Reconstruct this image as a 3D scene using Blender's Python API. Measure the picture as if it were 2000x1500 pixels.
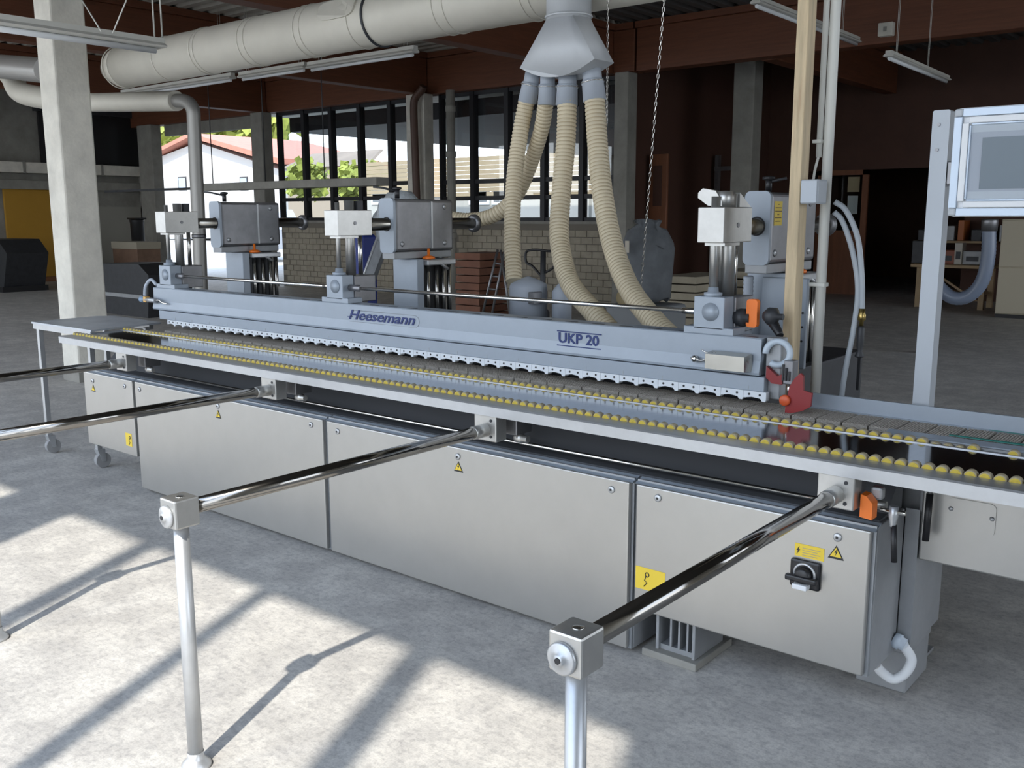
import bpy, bmesh, math, random
from mathutils import Vector, Matrix
random.seed(7)
for o in list(bpy.data.objects): bpy.data.objects.remove(o)
SC = bpy.context.scene
COL = SC.collection
# ------------------------------------------------------------------ camera
FPX, YAW, PITCH, ROLL, CAMH = 1873.75, math.radians(39.5565), math.radians(9.976), math.radians(-0.134), 1.65
_f = Vector((-math.sin(YAW)*math.cos(PITCH), math.cos(YAW)*math.cos(PITCH), -math.sin(PITCH)))
_r0 = Vector((math.cos(YAW), math.sin(YAW), 0)); _u0 = _r0.cross(_f)
_r = _r0*math.cos(ROLL)+_u0*math.sin(ROLL); _u = -_r0*math.sin(ROLL)+_u0*math.cos(ROLL)
cam = bpy.data.cameras.new('camera'); cam_o = bpy.data.objects.new('camera', cam); COL.objects.link(cam_o)
M = Matrix((_r, _u, -_f)).transposed().to_4x4(); M.translation = Vector((0, 0, CAMH))
cam_o.matrix_world = M
cam.sensor_width = 36; cam.sensor_fit = 'HORIZONTAL'; cam.lens = FPX/2000*36; cam.clip_end = 400; cam.clip_start = .05
SC.camera = cam_o
# ------------------------------------------------------------------ sky, sun, exposure
w = bpy.data.worlds.new('sky'); SC.world = w; w.use_nodes = True
nt = w.node_tree; bg = nt.nodes['Background']
tc = nt.nodes.new('ShaderNodeTexCoord'); sx = nt.nodes.new('ShaderNodeSeparateXYZ'); rp = nt.nodes.new('ShaderNodeValToRGB')
nt.links.new(tc.outputs['Generated'], sx.inputs[0]); nt.links.new(sx.outputs['Z'], rp.inputs[0]); nt.links.new(rp.outputs[0], bg.inputs[0])
rp.color_ramp.elements[0].position = 0.0; rp.color_ramp.elements[0].color = (.92, .96, 1, 1)
rp.color_ramp.elements[1].position = .7; rp.color_ramp.elements[1].color = (.55, .72, 1, 1)
bg.inputs[1].default_value = 4.6
sun = bpy.data.lights.new('sun', 'SUN'); sun.energy = 6.3; sun.angle = math.radians(.9); sun.color = (1, .95, .86)
sun_o = bpy.data.objects.new('sun', sun); COL.objects.link(sun_o)
sun_o.rotation_euler = Vector((-.291, .637, -.81)).to_track_quat('-Z', 'Y').to_euler(); sun_o.location = (6, -12, 16)
SC.view_settings.view_transform = 'Standard'; SC.view_settings.look = 'None'
SC.view_settings.gamma = 1; SC.view_settings.use_curve_mapping = False
SC.view_settings.exposure = -0.28
SC.cycles.max_bounces = 10; SC.cycles.diffuse_bounces = 6; SC.cycles.glossy_bounces = 4; SC.cycles.transparent_max_bounces = 12
SC.cycles.caustics_reflective = False; SC.cycles.caustics_refractive = False
SC.cycles.sample_clamp_indirect = 6

# ------------------------------------------------------------------ helpers
def P(px, py, y):                      # a point of the place: along the sight line through a picture point, at distance y
    d = _f*FPX + _r*(px-1000) + _u*(750-py); t = y/d.y
    return Vector((0, 0, CAMH)) + d*t
def PX(px, py, x):
    d = _f*FPX + _r*(px-1000) + _u*(750-py); t = x/d.x
    return Vector((0, 0, CAMH)) + d*t

MATS = {}
def mat(name, col, rough=.5, metal=0.0, var=0.0, scale=3.0, bump=0.0, bscale=40.0, stain=None, spec=None, stretch=None):
    if name in MATS: return MATS[name]
    m = bpy.data.materials.new(name); m.use_nodes = True; t = m.node_tree; N = t.nodes; L = t.links
    b = N['Principled BSDF']; b.inputs['Base Color'].default_value = (*col, 1); b.inputs['Roughness'].default_value = rough
    b.inputs['Metallic'].default_value = metal
    if spec is not None: b.inputs['Specular IOR Level'].default_value = spec
    if var or bump or stain:
        g = N.new('ShaderNodeNewGeometry'); src = g.outputs['Position']
        if stretch:
            mp = N.new('ShaderNodeMapping'); mp.inputs['Scale'].default_value = stretch; L.new(src, mp.inputs[0]); src = mp.outputs[0]
    if var:
        n = N.new('ShaderNodeTexNoise'); n.inputs['Scale'].default_value = scale; n.inputs['Detail'].default_value = 6; n.inputs['Roughness'].default_value = .65
        L.new(src, n.inputs['Vector'])
        r = N.new('ShaderNodeValToRGB'); r.color_ramp.elements[0].position = .3; r.color_ramp.elements[1].position = .7
        lo = [max(0, c*(1-var)) for c in col]; hi = [min(1, c*(1+var*.7)) for c in col]
        r.color_ramp.elements[0].color = (*lo, 1); r.color_ramp.elements[1].color = (*hi, 1)
        L.new(n.outputs[0], r.inputs[0]); out = r.outputs[0]
        if stain:
            sc, sca, th, amt = stain
            n2 = N.new('ShaderNodeTexNoise'); n2.inputs['Scale'].default_value = sca; n2.inputs['Detail'].default_value = 8; L.new(src, n2.inputs['Vector'])
            r2 = N.new('ShaderNodeValToRGB'); r2.color_ramp.elements[0].position = th; r2.color_ramp.elements[1].position = min(1, th+.16)
            r2.color_ramp.elements[0].color = (0, 0, 0, 1); r2.color_ramp.elements[1].color = (amt, amt, amt, 1)
            L.new(n2.outputs[0], r2.inputs[0])
            mx = N.new('ShaderNodeMixRGB'); mx.inputs[2].default_value = (*sc, 1); L.new(r2.outputs[0], mx.inputs[0]); L.new(out, mx.inputs[1]); out = mx.outputs[0]
        L.new(out, b.inputs['Base Color'])
    if bump:
        n3 = N.new('ShaderNodeTexNoise'); n3.inputs['Scale'].default_value = bscale; n3.inputs['Detail'].default_value = 5; L.new(src, n3.inputs['Vector'])
        bp = N.new('ShaderNodeBump'); bp.inputs['Strength'].default_value = bump; bp.inputs['Distance'].default_value = .01
        L.new(n3.outputs[0], bp.inputs['Height']); L.new(bp.outputs[0], b.inputs['Normal'])
    MATS[name] = m; return m

def glass(name, tint=(1, 1, 1), refl=.08, rough=0.0):
    m = bpy.data.materials.new(name); m.use_nodes = True; t = m.node_tree; t.nodes.clear()
    o = t.nodes.new('ShaderNodeOutputMaterial'); a = t.nodes.new('ShaderNodeBsdfTransparent'); g = t.nodes.new('ShaderNodeBsdfGlossy'); x = t.nodes.new('ShaderNodeMixShader')
    a.inputs[0].default_value = (*tint, 1); g.inputs['Roughness'].default_value = rough; x.inputs[0].default_value = refl
    t.links.new(a.outputs[0], x.inputs[1]); t.links.new(g.outputs[0], x.inputs[2]); t.links.new(x.outputs[0], o.inputs[0]); MATS[name] = m; return m

class MB:
    def __init__(s): s.bm = bmesh.new(); s.mi = 0
    def _faces(s, fs, smooth=False):
        for f in fs: f.material_index = s.mi; f.smooth = smooth
    def box(s, x0, x1, y0, y1, z0, z1, bev=0, seg=2):
        bm = s.bm; v = [bm.verts.new(p) for p in ((x0,y0,z0),(x1,y0,z0),(x1,y1,z0),(x0,y1,z0),(x0,y0,z1),(x1,y0,z1),(x1,y1,z1),(x0,y1,z1))]
        fs = [bm.faces.new([v[i] for i in q]) for q in ((0,3,2,1),(4,5,6,7),(0,1,5,4),(1,2,6,5),(2,3,7,6),(3,0,4,7))]
        s._faces(fs)
        if bev:
            es = list({e for f in fs for e in f.edges})
            r = bmesh.ops.bevel(bm, geom=es, offset=bev, segments=seg, affect='EDGES', profile=.5)
            s._faces(r['faces'])
        return s
    def prism(s, pts, vec):
        bm = s.bm; vec = Vector(vec); a = [bm.verts.new(p) for p in pts]; b = [bm.verts.new(Vector(p)+vec) for p in pts]; n = len(pts)
        fs = [bm.faces.new(a), bm.faces.new(list(reversed(b)))]
        for i in range(n): fs.append(bm.faces.new([a[(i+1) % n], a[i], b[i], b[(i+1) % n]]))
        s._faces(fs); bmesh.ops.recalc_face_normals(bm, faces=fs); return s
    def loft(s, rings, caps=True, smooth=False):
        bm = s.bm; R = [[bm.verts.new(p) for p in r] for r in rings]; n = len(R[0]); fs = []
        for a, b in zip(R, R[1:]):
            for i in range(n): fs.append(bm.faces.new([a[i], a[(i+1) % n], b[(i+1) % n], b[i]]))
        s._faces(fs, smooth); al = list(fs)
        if caps:
            c = [bm.faces.new(list(reversed(R[0]))), bm.faces.new(R[-1])]; s._faces(c); al += c
        bmesh.ops.recalc_face_normals(bm, faces=al); return s
    def cyl(s, p, q, r, n=16, r2=None, caps=True):
        p = Vector(p); q = Vector(q); d = (q-p).normalized(); a = d.orthogonal().normalized(); b = d.cross(a); r2 = r if r2 is None else r2
        return s.loft([[p+(a*math.cos(t)+b*math.sin(t))*r for t in [i*math.tau/n for i in range(n)]], [q+(a*math.cos(t)+b*math.sin(t))*r2 for t in [i*math.tau/n for i in range(n)]]], caps, True)
    def lathe(s, c, axis, prof, n=24):     # prof: (distance along axis, radius)
        c = Vector(c); d = Vector(axis).normalized(); a = d.orthogonal().normalized(); b = d.cross(a)
        return s.loft([[c+d*h+(a*math.cos(t)+b*math.sin(t))*max(r, 1e-4) for t in [i*math.tau/n for i in range(n)]] for h, r in prof], True, True)
    def tube(s, pts, r, n=10, caps=True):
        pts = [Vector(p) for p in pts]; rings = []; a = None; N = len(pts)
        for i, p in enumerate(pts):
            d = (pts[min(i+1, N-1)]-pts[max(i-1, 0)]).normalized()
            a = d.orthogonal().normalized() if a is None else (a-d*a.dot(d)).normalized()
            b = d.cross(a); rr = r[i] if isinstance(r, (list, tuple)) else r
            rings.append([p+(a*math.cos(t)+b*math.sin(t))*rr for t in [k*math.tau/n for k in range(n)]])
        return s.loft(rings, caps, True)
    def torus(s, c, axis, R, r, n=24, m=8, a0=0, a1=math.tau, sx=1.0):
        c = Vector(c); d = Vector(axis).normalized(); a = d.orthogonal().normalized(); b = d.cross(a)
        full = abs(a1-a0-math.tau) < 1e-6; pts = [c+a*math.cos(t)*R*sx+b*math.sin(t)*R for t in [a0+(a1-a0)*i/n for i in range(n+1)]]
        return s.tube(pts, r, m, caps=not full)
    def rrect(s, x0, x1, z0, z1, y0, y1, rad, n=5):   # rounded rectangle in XZ, extruded along Y
        pts = []
        for cx, cz, t0 in ((x1-rad, z1-rad, 0), (x0+rad, z1-rad, .25), (x0+rad, z0+rad, .5), (x1-rad, z0+rad, .75)):
            for i in range(n+1):
                t = (t0+.25*i/n)*math.tau; pts.append((cx+rad*math.cos(t), y0, cz+rad*math.sin(t)))
        return s.prism(pts, (0, y1-y0, 0))
    def quad(s, *pts):
        f = s.bm.faces.new([s.bm.verts.new(p) for p in pts]); s._faces([f]); return s
    def mesh(s, name):
        me = bpy.data.meshes.new(name); s.bm.to_mesh(me); s.bm.free(); return me
    def build(s, name, mats, parent=None, origin=None):
        me = s.mesh(name)
        for m in (mats if isinstance(mats, (list, tuple)) else [mats]): me.materials.append(m)
        o = bpy.data.objects.new(name, me); COL.objects.link(o)
        if parent is not None:
            o.parent = parent; O = parent['_o'] if '_o' in parent else (0, 0, 0)
            me.transform(Matrix.Translation(-Vector(O))); o['_o'] = list(O)
        elif origin is not None:
            me.transform(Matrix.Translation(-Vector(origin))); o.location = origin; o['_o'] = list(origin)
        else: o['_o'] = [0, 0, 0]
        return o

def tag(o, label, cat, group=None):
    o['label'] = label; o['category'] = cat
    if group: o['group'] = group
    return o
def thing(name, label, cat, loc, group=None):
    o = bpy.data.objects.new(name, None); COL.objects.link(o); o.location = loc; o['_o'] = list(loc); o.empty_display_size = .1
    return tag(o, label, cat, group)
def struct(o): o['kind'] = 'structure'; return o
def inst(name, me, parent, loc, rot=None, scale=None):     # shared mesh, one object each
    o = bpy.data.objects.new(name, me); COL.objects.link(o); o.parent = parent
    o.location = Vector(loc)-Vector(parent['_o'])
    if rot: o.rotation_euler = rot
    if scale: o.scale = scale
    return o
def spline(pts, k=8):
    pts = [Vector(p) for p in pts]; out = []; q = [pts[0]*2-pts[1]]+pts+[pts[-1]*2-pts[-2]]
    for i in range(1, len(q)-2):
        for j in range(k):
            t = j/k; a, b, c, d = q[i-1], q[i], q[i+1], q[i+2]
            out.append(.5*((2*b)+(c-a)*t+(2*a-5*b+4*c-d)*t*t+(3*b-a-3*c+d)*t**3))
    out.append(pts[-1]); return out
def resample(pts, step):
    out = [pts[0].copy()]; acc = 0
    for a, b in zip(pts, pts[1:]):
        L = (b-a).length; pos = 0
        while acc+L-pos >= step:
            pos += step-acc; acc = 0; out.append(a.lerp(b, pos/L))
        acc += L-pos
    return out
def textmesh(txt, size, x, y, z, m, parent, name, shear=0, off=0.0, depth=.0015, width=None):
    c = bpy.data.curves.new('t', 'FONT'); c.body = txt; c.size = size; c.shear = shear; c.extrude = depth; c.offset = off; c.resolution_u = 3
    o = bpy.data.objects.new('t', c); COL.objects.link(o); dg = bpy.context.evaluated_depsgraph_get(); dg.update()
    me = bpy.data.meshes.new_from_object(o.evaluated_get(dg)); bpy.data.objects.remove(o)
    xs = [v.co.x for v in me.vertices]; sc = (width/(max(xs)-min(xs))) if width else 1; x0 = min(xs)
    for v in me.vertices: v.co = Vector((x+(v.co.x-x0)*sc, y-v.co.z, z+v.co.y))-Vector(parent['_o'])
    me.materials.clear(); me.materials.append(m); me.name = name
    r = bpy.data.objects.new(name, me); COL.objects.link(r); r.parent = parent; r['_o'] = list(parent['_o']); return r

# ------------------------------------------------------------------ materials
def floor_material():
    m = bpy.data.materials.new('concrete_floor'); m.use_nodes = True; t = m.node_tree; N = t.nodes; L = t.links; b = N['Principled BSDF']
    g = N.new('ShaderNodeNewGeometry')
    def noise(sc, det, lo, hi, c0, c1, stretch=None):
        src = g.outputs['Position']
        if stretch:
            mp = N.new('ShaderNodeMapping'); mp.inputs['Scale'].default_value = stretch; mp.inputs['Rotation'].default_value = (0, 0, .7); L.new(src, mp.inputs[0]); src = mp.outputs[0]
        n = N.new('ShaderNodeTexNoise'); n.inputs['Scale'].default_value = sc; n.inputs['Detail'].default_value = det; n.inputs['Roughness'].default_value = .6; L.new(src, n.inputs['Vector'])
        r = N.new('ShaderNodeValToRGB'); e = r.color_ramp.elements; e[0].position = lo; e[1].position = hi; e[0].color = (*c0, 1); e[1].color = (*c1, 1); L.new(n.outputs[0], r.inputs[0]); return r.outputs[0], n.outputs[0]
    def mul(a, c):
        x = N.new('ShaderNodeMixRGB'); x.blend_type = 'MULTIPLY'; x.inputs[0].default_value = 1; L.new(a, x.inputs[1]); L.new(c, x.inputs[2]); return x.outputs[0]
    c, _ = noise(1.3, 5, .32, .68, (.58, .555, .515), (.74, .71, .655))
    d, _ = noise(5.5, 8, .44, .60, (.82, .82, .83), (1, 1, 1))
    e, _ = noise(38, 4, .36, .52, (.80, .80, .81), (1, 1, 1))
    h, _ = noise(16, 5, .40, .55, (.91, .91, .92), (1, 1, 1), (1, 4, 1))
    f, fn = noise(140, 3, .35, .55, (.84, .84, .84), (1, 1, 1))
    L.new(mul(mul(mul(mul(c, d), e), h), f), b.inputs['Base Color']); b.inputs['Roughness'].default_value = .62
    bp = N.new('ShaderNodeBump'); bp.inputs['Strength'].default_value = .12; bp.inputs['Distance'].default_value = .004; L.new(fn, bp.inputs['Height']); L.new(bp.outputs[0], b.inputs['Normal'])
    return m
m_floor = floor_material()
m_ground = mat('asphalt_yard', (.36, .35, .33), .9, var=.15, scale=1.5)
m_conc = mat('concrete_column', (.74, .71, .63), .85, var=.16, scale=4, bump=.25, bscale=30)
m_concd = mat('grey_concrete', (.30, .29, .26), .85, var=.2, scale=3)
m_paint = mat('machine_grey_blue', (.325, .37, .425), .38, .1, var=.05, scale=9)
m_door = mat('brushed_door_steel', (.465, .455, .43), .38, .78, var=.035, scale=6)
m_edge = mat('cabinet_edge_steel', (.36, .38, .40), .36, .5)
m_body = mat('cabinet_body_grey', (.33, .34, .35), .5, .3, var=.1, scale=8)
m_alu = mat('aluminium', (.50, .51, .52), .36, .6, var=.06, scale=20)
m_alud = mat('machined_aluminium_dark', (.24, .24, .25), .40, .8, var=.12, scale=14)
m_steelw = mat('bright_steel_block', (.50, .495, .475), .36, .85, var=.08, scale=18)
m_chrome = mat('chrome_tube', (.27, .255, .235), .12, 1.0)
m_rod = mat('polished_rod', (.72, .70, .66), .2, 1.0)
m_mirror = mat('polished_steel_strip', (.34, .37, .42), .10, 1.0, var=.14, scale=5, stretch=(6, .6, 1))
m_dark = mat('dark_metal', (.045, .047, .052), .5, .3, var=.2, scale=10)
m_black = mat('black_plastic', (.015, .015, .017), .4)
m_white = mat('white_plastic', (.78, .80, .82), .4)
m_shoe = mat('pale_press_shoe', (.72, .76, .80), .45)
m_yel = mat('yellow_roller', (.62, .47, .06), .5, var=.15, scale=60)
m_tan = mat('tan_rubber', (.42, .36, .24), .6)
m_ywarn = mat('yellow_sticker', (.80, .58, .05), .5)
m_orange = mat('orange_plastic', (.90, .20, .02), .4)
m_red = mat('red_lacquer', (.25, .018, .02), .4)
m_blue = mat('blue_print', (.012, .03, .14), .5)
m_pad = mat('nubbed_grey_pad', (.42, .385, .34), .8, var=.35, scale=180, bump=.8, bscale=260)
m_teal = mat('teal_strip', (.03, .20, .17), .5)
m_hose = mat('beige_hose', (.68, .59, .42), .55, var=.12, scale=5)
m_hoser = mat('hose_valley_shade', (.47, .38, .24), .6)  # darker tone of the valley rings, painted as shade between the ribs
m_duct = mat('dusty_galvanised_duct', (.63, .60, .52), .55, .12, var=.07, scale=2.2)
m_ductl = mat('pale_funnel_sheet', (.56, .58, .60), .5, .12, var=.05, scale=4)
m_cuff = mat('grey_hose_cuff', (.42, .46, .52), .5)
m_glulam = mat('brown_glulam', (.16, .055, .025), .6, var=.22, scale=4, stretch=(.4, .4, 9))
m_brown = mat('brown_panel_wall', (.085, .038, .025), .7, var=.12, scale=2)
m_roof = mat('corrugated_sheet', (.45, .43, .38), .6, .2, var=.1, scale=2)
m_wood = mat('pale_softwood', (.62, .49, .31), .6, var=.28, scale=7, stretch=(3, 3, .35), stain=((.30, .12, .04), 9, .62, .6))
m_brick = mat('sand_brick', (.37, .33, .26), .85, var=.16, scale=6)
m_mortar = mat('mortar', (.20, .18, .15), .9)
m_frame = mat('dark_window_frame', (.018, .018, .022), .5)
m_pane = glass('window_pane', (.93, .96, .97), .06)
m_pvc = mat('white_conduit', (.66, .66, .62), .4)
m_lampw = mat('white_lamp_housing', (.62, .61, .56), .5, var=.06, scale=3)
m_clear = glass('clear_pvc_hose', (.86, .90, .95), .22, .15)
m_rub = mat('grey_castor_tyre', (.30, .30, .30), .6)

# ================================================================== THE HALL
# floor
struct(MB().box(-27, 5, -1.2, 26, -.2, 0).build('floor', m_floor))
g = MB().box(-140, 120, -90, 150, -.32, -.21).build('ground', m_ground); struct(g)
# walls
WY = 14.3
b = MB()
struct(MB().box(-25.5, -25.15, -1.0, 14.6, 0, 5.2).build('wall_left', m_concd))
b = MB(); b.box(5, 5.3, 15.0, 26.2, 0, 5.2); b.box(5, 5.3, -1.0, 15.0, 4.3, 5.2); b.box(5, 5.3, -1.0, 15.0, 0, .3); b.box(5, 5.3, 3.3, 6.9, .3, 4.3)  # out of view; openings and closed bay laid out to steer side sky light
for y in (-1.0, 2.9, 6.9, 10.9, 14.6): b.box(5, 5.3, y, y+.4, .3, 4.3)
struct(b.build('wall_right', m_conc))
# wall behind the camera: piers, header and mullions around tall glazed gates, all open to the sun
b = MB(); b.box(-27, 5, -1.0, -.8, 4.34, 5.2); b.box(.033, 5, -1.0, -.8, 0, 4.34)
for x0 in (-4.36, -8.85, -13.3, -17.8, -22.3): b.box(x0, x0+(.61 if x0 > -5 else .3), -1.0, -.8, 0, 4.34)
struct(b.build('wall_front', m_conc))
b = MB()
for x0, x1 in ((-2.914, -2.797), (-1.923, -1.84), (-.968, -.84)): b.box(x0, x1, -1.0, -.95, 0, 4.34)
for p in (-8.24, -12.69, -17.19, -21.69):
    for k in (1, 2, 3): b.box(p+k*.97-.05, p+k*.97+.05, -1.0, -.95, 0, 4.34)
struct(b.build('trim_1', m_frame))
# roof with corrugated underside, ribs along X (left bays) and along Y (right bays)
def corrug(x0, x1, y0, y1, z, pitch, along):
    b = MB(); prof = [(0, 0), (.30, 0), (.42, -.06), (.88, -.06), (1.0, 0)]
    a0, a1 = (y0, y1) if along == 'x' else (x0, x1); n = int((a1-a0)/pitch); pts = []
    for i in range(n):
        for t, h in prof[:-1]: pts.append((a0+(i+t)*pitch, z+h))
    pts.append((a1, z)); bm = b.bm
    for (p, h), (q, k) in zip(pts, pts[1:]):
        if along == 'x': b.quad((x0, p, h), (x1, p, h), (x1, q, k), (x0, q, k))
        else: b.quad((p, y0, h), (p, y1, h), (q, y1, k), (q, y0, k))
    bm.verts.ensure_lookup_table(); bmesh.ops.remove_doubles(bm, verts=bm.verts[:], dist=1e-5); return b
struct(corrug(-27, -9.3, -1.0, 14.6, 4.84, .28, 'x').build('ceiling', m_roof))
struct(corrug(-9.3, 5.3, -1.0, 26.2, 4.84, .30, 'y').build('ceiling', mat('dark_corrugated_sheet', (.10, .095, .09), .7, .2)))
struct(MB().box(-27.2, 5.5, -1.2, 26.4, 4.90, 5.3).build('ceiling', m_concd))
# glulam beams
def beam(label, x0, x1, y0, y1, z0=4.0, z1=4.68):
    o = thing('glulam_beam', label, 'beam', ((x0+x1)/2, (y0+y1)/2, z0), 'brown roof beams')
    MB().box(x0, x1, y0, y1, z0, z1, .012).build('girder', m_glulam, o)
    if x1-x0 > y1-y0: MB().box(x0, x1, y0-.06, y1+.06, z1, z1+.10).build('top_plate', m_glulam, o)
    else: MB().box(x0-.06, x1+.06, y0, y1, z1, z1+.10).build('top_plate', m_glulam, o)
    return o
beam('brown glulam beam over the long row of back windows', -25.1, -9.0, 14.10, 14.40)
beam('brown glulam beam above the dark passage on the right', -8.96, 4.9, 14.10, 14.40)
beam('brown glulam cross beam running to the middle grey column', -14.05, -13.78, -.7, 14.08)
beam('brown glulam cross beam above the white column', -9.68, -9.40, -.7, 14.08)
beam('brown glulam cross beam at the far left bay', -19.25, -18.98, -.7, 14.08)
beam('brown glulam cross beam deep in the right bay', -6.9, -6.65, 14.45, 20.0)
# columns
def column(label, x0, x1, y0, y1, z1, m):
    o = thing('concrete_column', label, 'column', ((x0+x1)/2, (y0+y1)/2, 0), 'concrete columns of the hall')
    MB().box(x0, x1, y0, y1, .10, z1, .02).build('shaft', m, o); MB().box(x0-.004, x1+.004, y0-.004, y1+.004, 0, .10).build('base', m_concd, o); return o
column('tall pale concrete column left of the machine, in front of the duct', -9.74, -9.41, 4.565, 4.91, 4.0, m_conc)
column('pale concrete column between the window bays, duct passing in front', -14.16, -13.66, 13.85, 14.12, 4.0, m_conc)
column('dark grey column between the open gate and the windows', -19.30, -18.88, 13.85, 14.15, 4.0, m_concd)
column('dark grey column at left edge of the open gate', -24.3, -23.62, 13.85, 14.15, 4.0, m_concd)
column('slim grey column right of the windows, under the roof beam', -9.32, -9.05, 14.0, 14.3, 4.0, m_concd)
column('dim concrete column in the passage behind the press head', -8.15, -7.75, 16.0, 16.35, 4.84, m_concd)
# window wall: brick parapet, frames, panes
def brick_wall(name, x0, x1, z1, nx0, nx1):
    w_ = struct(MB().box(x0, x1, WY, WY+.22, 0, z1).build(name, m_mortar))
    me = MB().box(0, .238, -.012, .03, 0, .113, .004, 1).mesh('brick'); me.materials.append(m_brick)
    row = 0; z = .012
    while z+.113 < z1:
        x = nx0+(.125 if row % 2 else 0)
        while x+.238 <= nx1:
            o = inst('brick', me, w_, (x, WY-random.uniform(0, .006), z)); x += .25
        z += .125; row += 1
    MB().box(x0, x1, WY-.05, WY+.25, z1, z1+.05).build('window_sill', m_concd, w_)
    return w_
brick_wall('wall_back', -13.66, -9.05, 1.49, -13.3, -9.3)
brick_wall('wall_back', -18.88, -14.16, 1.49, -18.85, -14.2)
struct(MB().box(-25.15, -24.3, WY, WY+.22, 0, 4.9).build('wall_back', m_concd))
def window(name, x0, x1, z0, z1, n, trans):
    f = MB(); f.box(x0, x1, WY, WY+.08, z0, z0+.07); f.box(x0, x1, WY, WY+.08, z1-.07, z1)
    for i in range(n+1):
        x = x0+(x1-x0)*i/n; f.box(max(x0, x-.05), min(x1, x+.05), WY-.03, WY+.12, z0, z1)
    for t in trans: f.box(x0, x1, WY, WY+.08, t-.04, t+.04)
    o = struct(f.build(name, m_frame)); zz = [z0]+list(trans)+[z1]
    for i in range(n):
        for a, c in zip(zz, zz[1:]): MB().box(x0+(x1-x0)*i/n+.05, x0+(x1-x0)*(i+1)/n-.05, WY+.035, WY+.045, a+.04, c-.04).build('pane', m_pane, o)
    return o
window('window_1', -18.88, -14.16, 1.54, 4.0, 5, (2.02, 2.32))
window('window_2', -13.66, -9.32, 1.54, 4.0, 5, (1.98, 2.3))
# gate head over the open gate
struct(MB().box(-23.62, -19.30, WY-.05, WY+.1, 3.72, 4.0).build('trim_2', m_concd))
# right back partition: brown panels above a dark passage
struct(MB().box(-9.3, 5, 20.0, 20.2, 2.55, 4.9).build('wall_back', m_brown))
struct(MB().box(-9.3, -8.35, 20.0, 20.2, 0, 2.55).build('wall_back', m_brown))
struct(MB().box(-9.5, 5.3, 26, 26.2, 0, 4.9).build('wall_back', m_brown))
struct(MB().box(-9.5, -9.3, 14.5, 26.2, 0, 4.9).build('wall_side', m_brown))
struct(MB().box(-5.2, 5, 20.0, 20.2, 0, 2.55).build('wall_back', m_brown))

# ================================================================== THE EDGE SANDER
FY = 2.905                                    # front plane of the cabinet doors
def sticker_triangle(x, z, parent, s=.052):
    MB().prism([(x-s*.5, FY-.0015, z-s*.43), (x+s*.5, FY-.0015, z-s*.43), (x, FY-.0015, z+s*.45)], (0, .0012, 0)).build('warning_triangle', m_black, parent)
    t = s*.72; y = FY-.0025
    tri = MB().prism([(x-t*.5, y, z-t*.40), (x+t*.5, y, z-t*.40), (x, y, z+t*.44)], (0, .001, 0)).build('warning_triangle', m_ywarn, parent)
    k = s*.17
    MB().prism([(x+k*.5, y-.001, z+k*1.6), (x-k*.6, y-.001, z-k*.1), (x+k*.05, y-.001, z-k*.1), (x-k*.3, y-.001, z-k*1.5), (x+k*.7, y-.001, z+k*.4), (x+k*.1, y-.001, z+k*.4)], (0, .001, 0)).build('lightning_bolt', m_black, parent)
def lock(x, z, parent):
    o = MB().lathe((x, FY, z), (0, -1, 0), [(0, .014), (.004, .014), (.006, .011), (.007, 0)], 16).build('lock', m_alu, parent)
    MB().box(x-.004, x+.004, FY-.0085, FY-.006, z-.004, z+.004).build('key_slot', m_black, o)
def cabinet(label, x0, x1, z0, locks, tris, yb=3.19):
    o = thing('base_cabinet', label, 'cabinet', ((x0+x1)/2, FY+.1, z0), 'steel base cabinets of the machine')
    MB().box(x0, x1, FY+.034, yb, z0, .69, .004).build('body', m_body, o)
    # the door: folded tray, slightly smaller than the body, with a darker rebate around it
    MB().box(x0+.002, x1-.002, FY+.022, FY+.034, z0+.002, .694).build('door_frame', m_edge, o)
    d = MB().box(x0+.010, x1-.012, FY, FY+.022, z0+.008, .680, .005).build('door', m_door, o)
    MB().prism([(x0, FY+.004, .682), (x0, FY+.055, .697), (x0, FY+.055, .690), (x0, FY+.01, .678)], (x1-x0, 0, 0)).build('rain_lip', m_paint, o)
    for x, z in locks: lock(x, z, d)
    for x, z in tris: sticker_triangle(x, z, d)
    return o, d
c0, d0 = cabinet('small raised steel cabinet at the far left end with a yellow sticker', -5.945, -5.335, .205, [(-5.818, .63), (-5.43, .64)], [(-5.818, .585)])
c1, d1 = cabinet('long steel cabinet to the left of the middle one, with two locks', -5.325, -3.575, .02, [(-5.26, .64), (-3.672, .645), (-4.458, .64)], [(-4.458, .595)])
c2, d2 = cabinet('longest middle steel cabinet reaching the floor, triangle sticker at its centre', -3.565, -1.83, .02, [(-3.475, .64), (-2.698, .642), (-1.918, .64)], [(-2.695, .598)])
c3, d3 = cabinet('raised right steel cabinet with the black main switch', -1.82, -.945, .19, [(-1.718, .645), (-1.06, .641)], [(-1.062, .590)])
# yellow stickers low on two doors
for d, x0, x1, z0, z1 in ((d0, -5.46, -5.39, .27, .35), (d3, -1.805, -1.68, .285, .37)):
    s_ = MB().box(x0, x1, FY-.0015, FY, z0, z1).build('yellow_sticker', m_ywarn, d); xc = x0+.045
    MB().torus((xc+.005, FY-.002, z1-.025), (0, 1, 0), .008, .002, 12, 6).tube([(xc, FY-.002, z1-.03), (xc-.006, FY-.002, z1-.05), (xc+.006, FY-.002, z1-.055), (xc-.008, FY-.002, z1-.072)], .002, 6).build('pictogram', m_black, s_)
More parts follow.
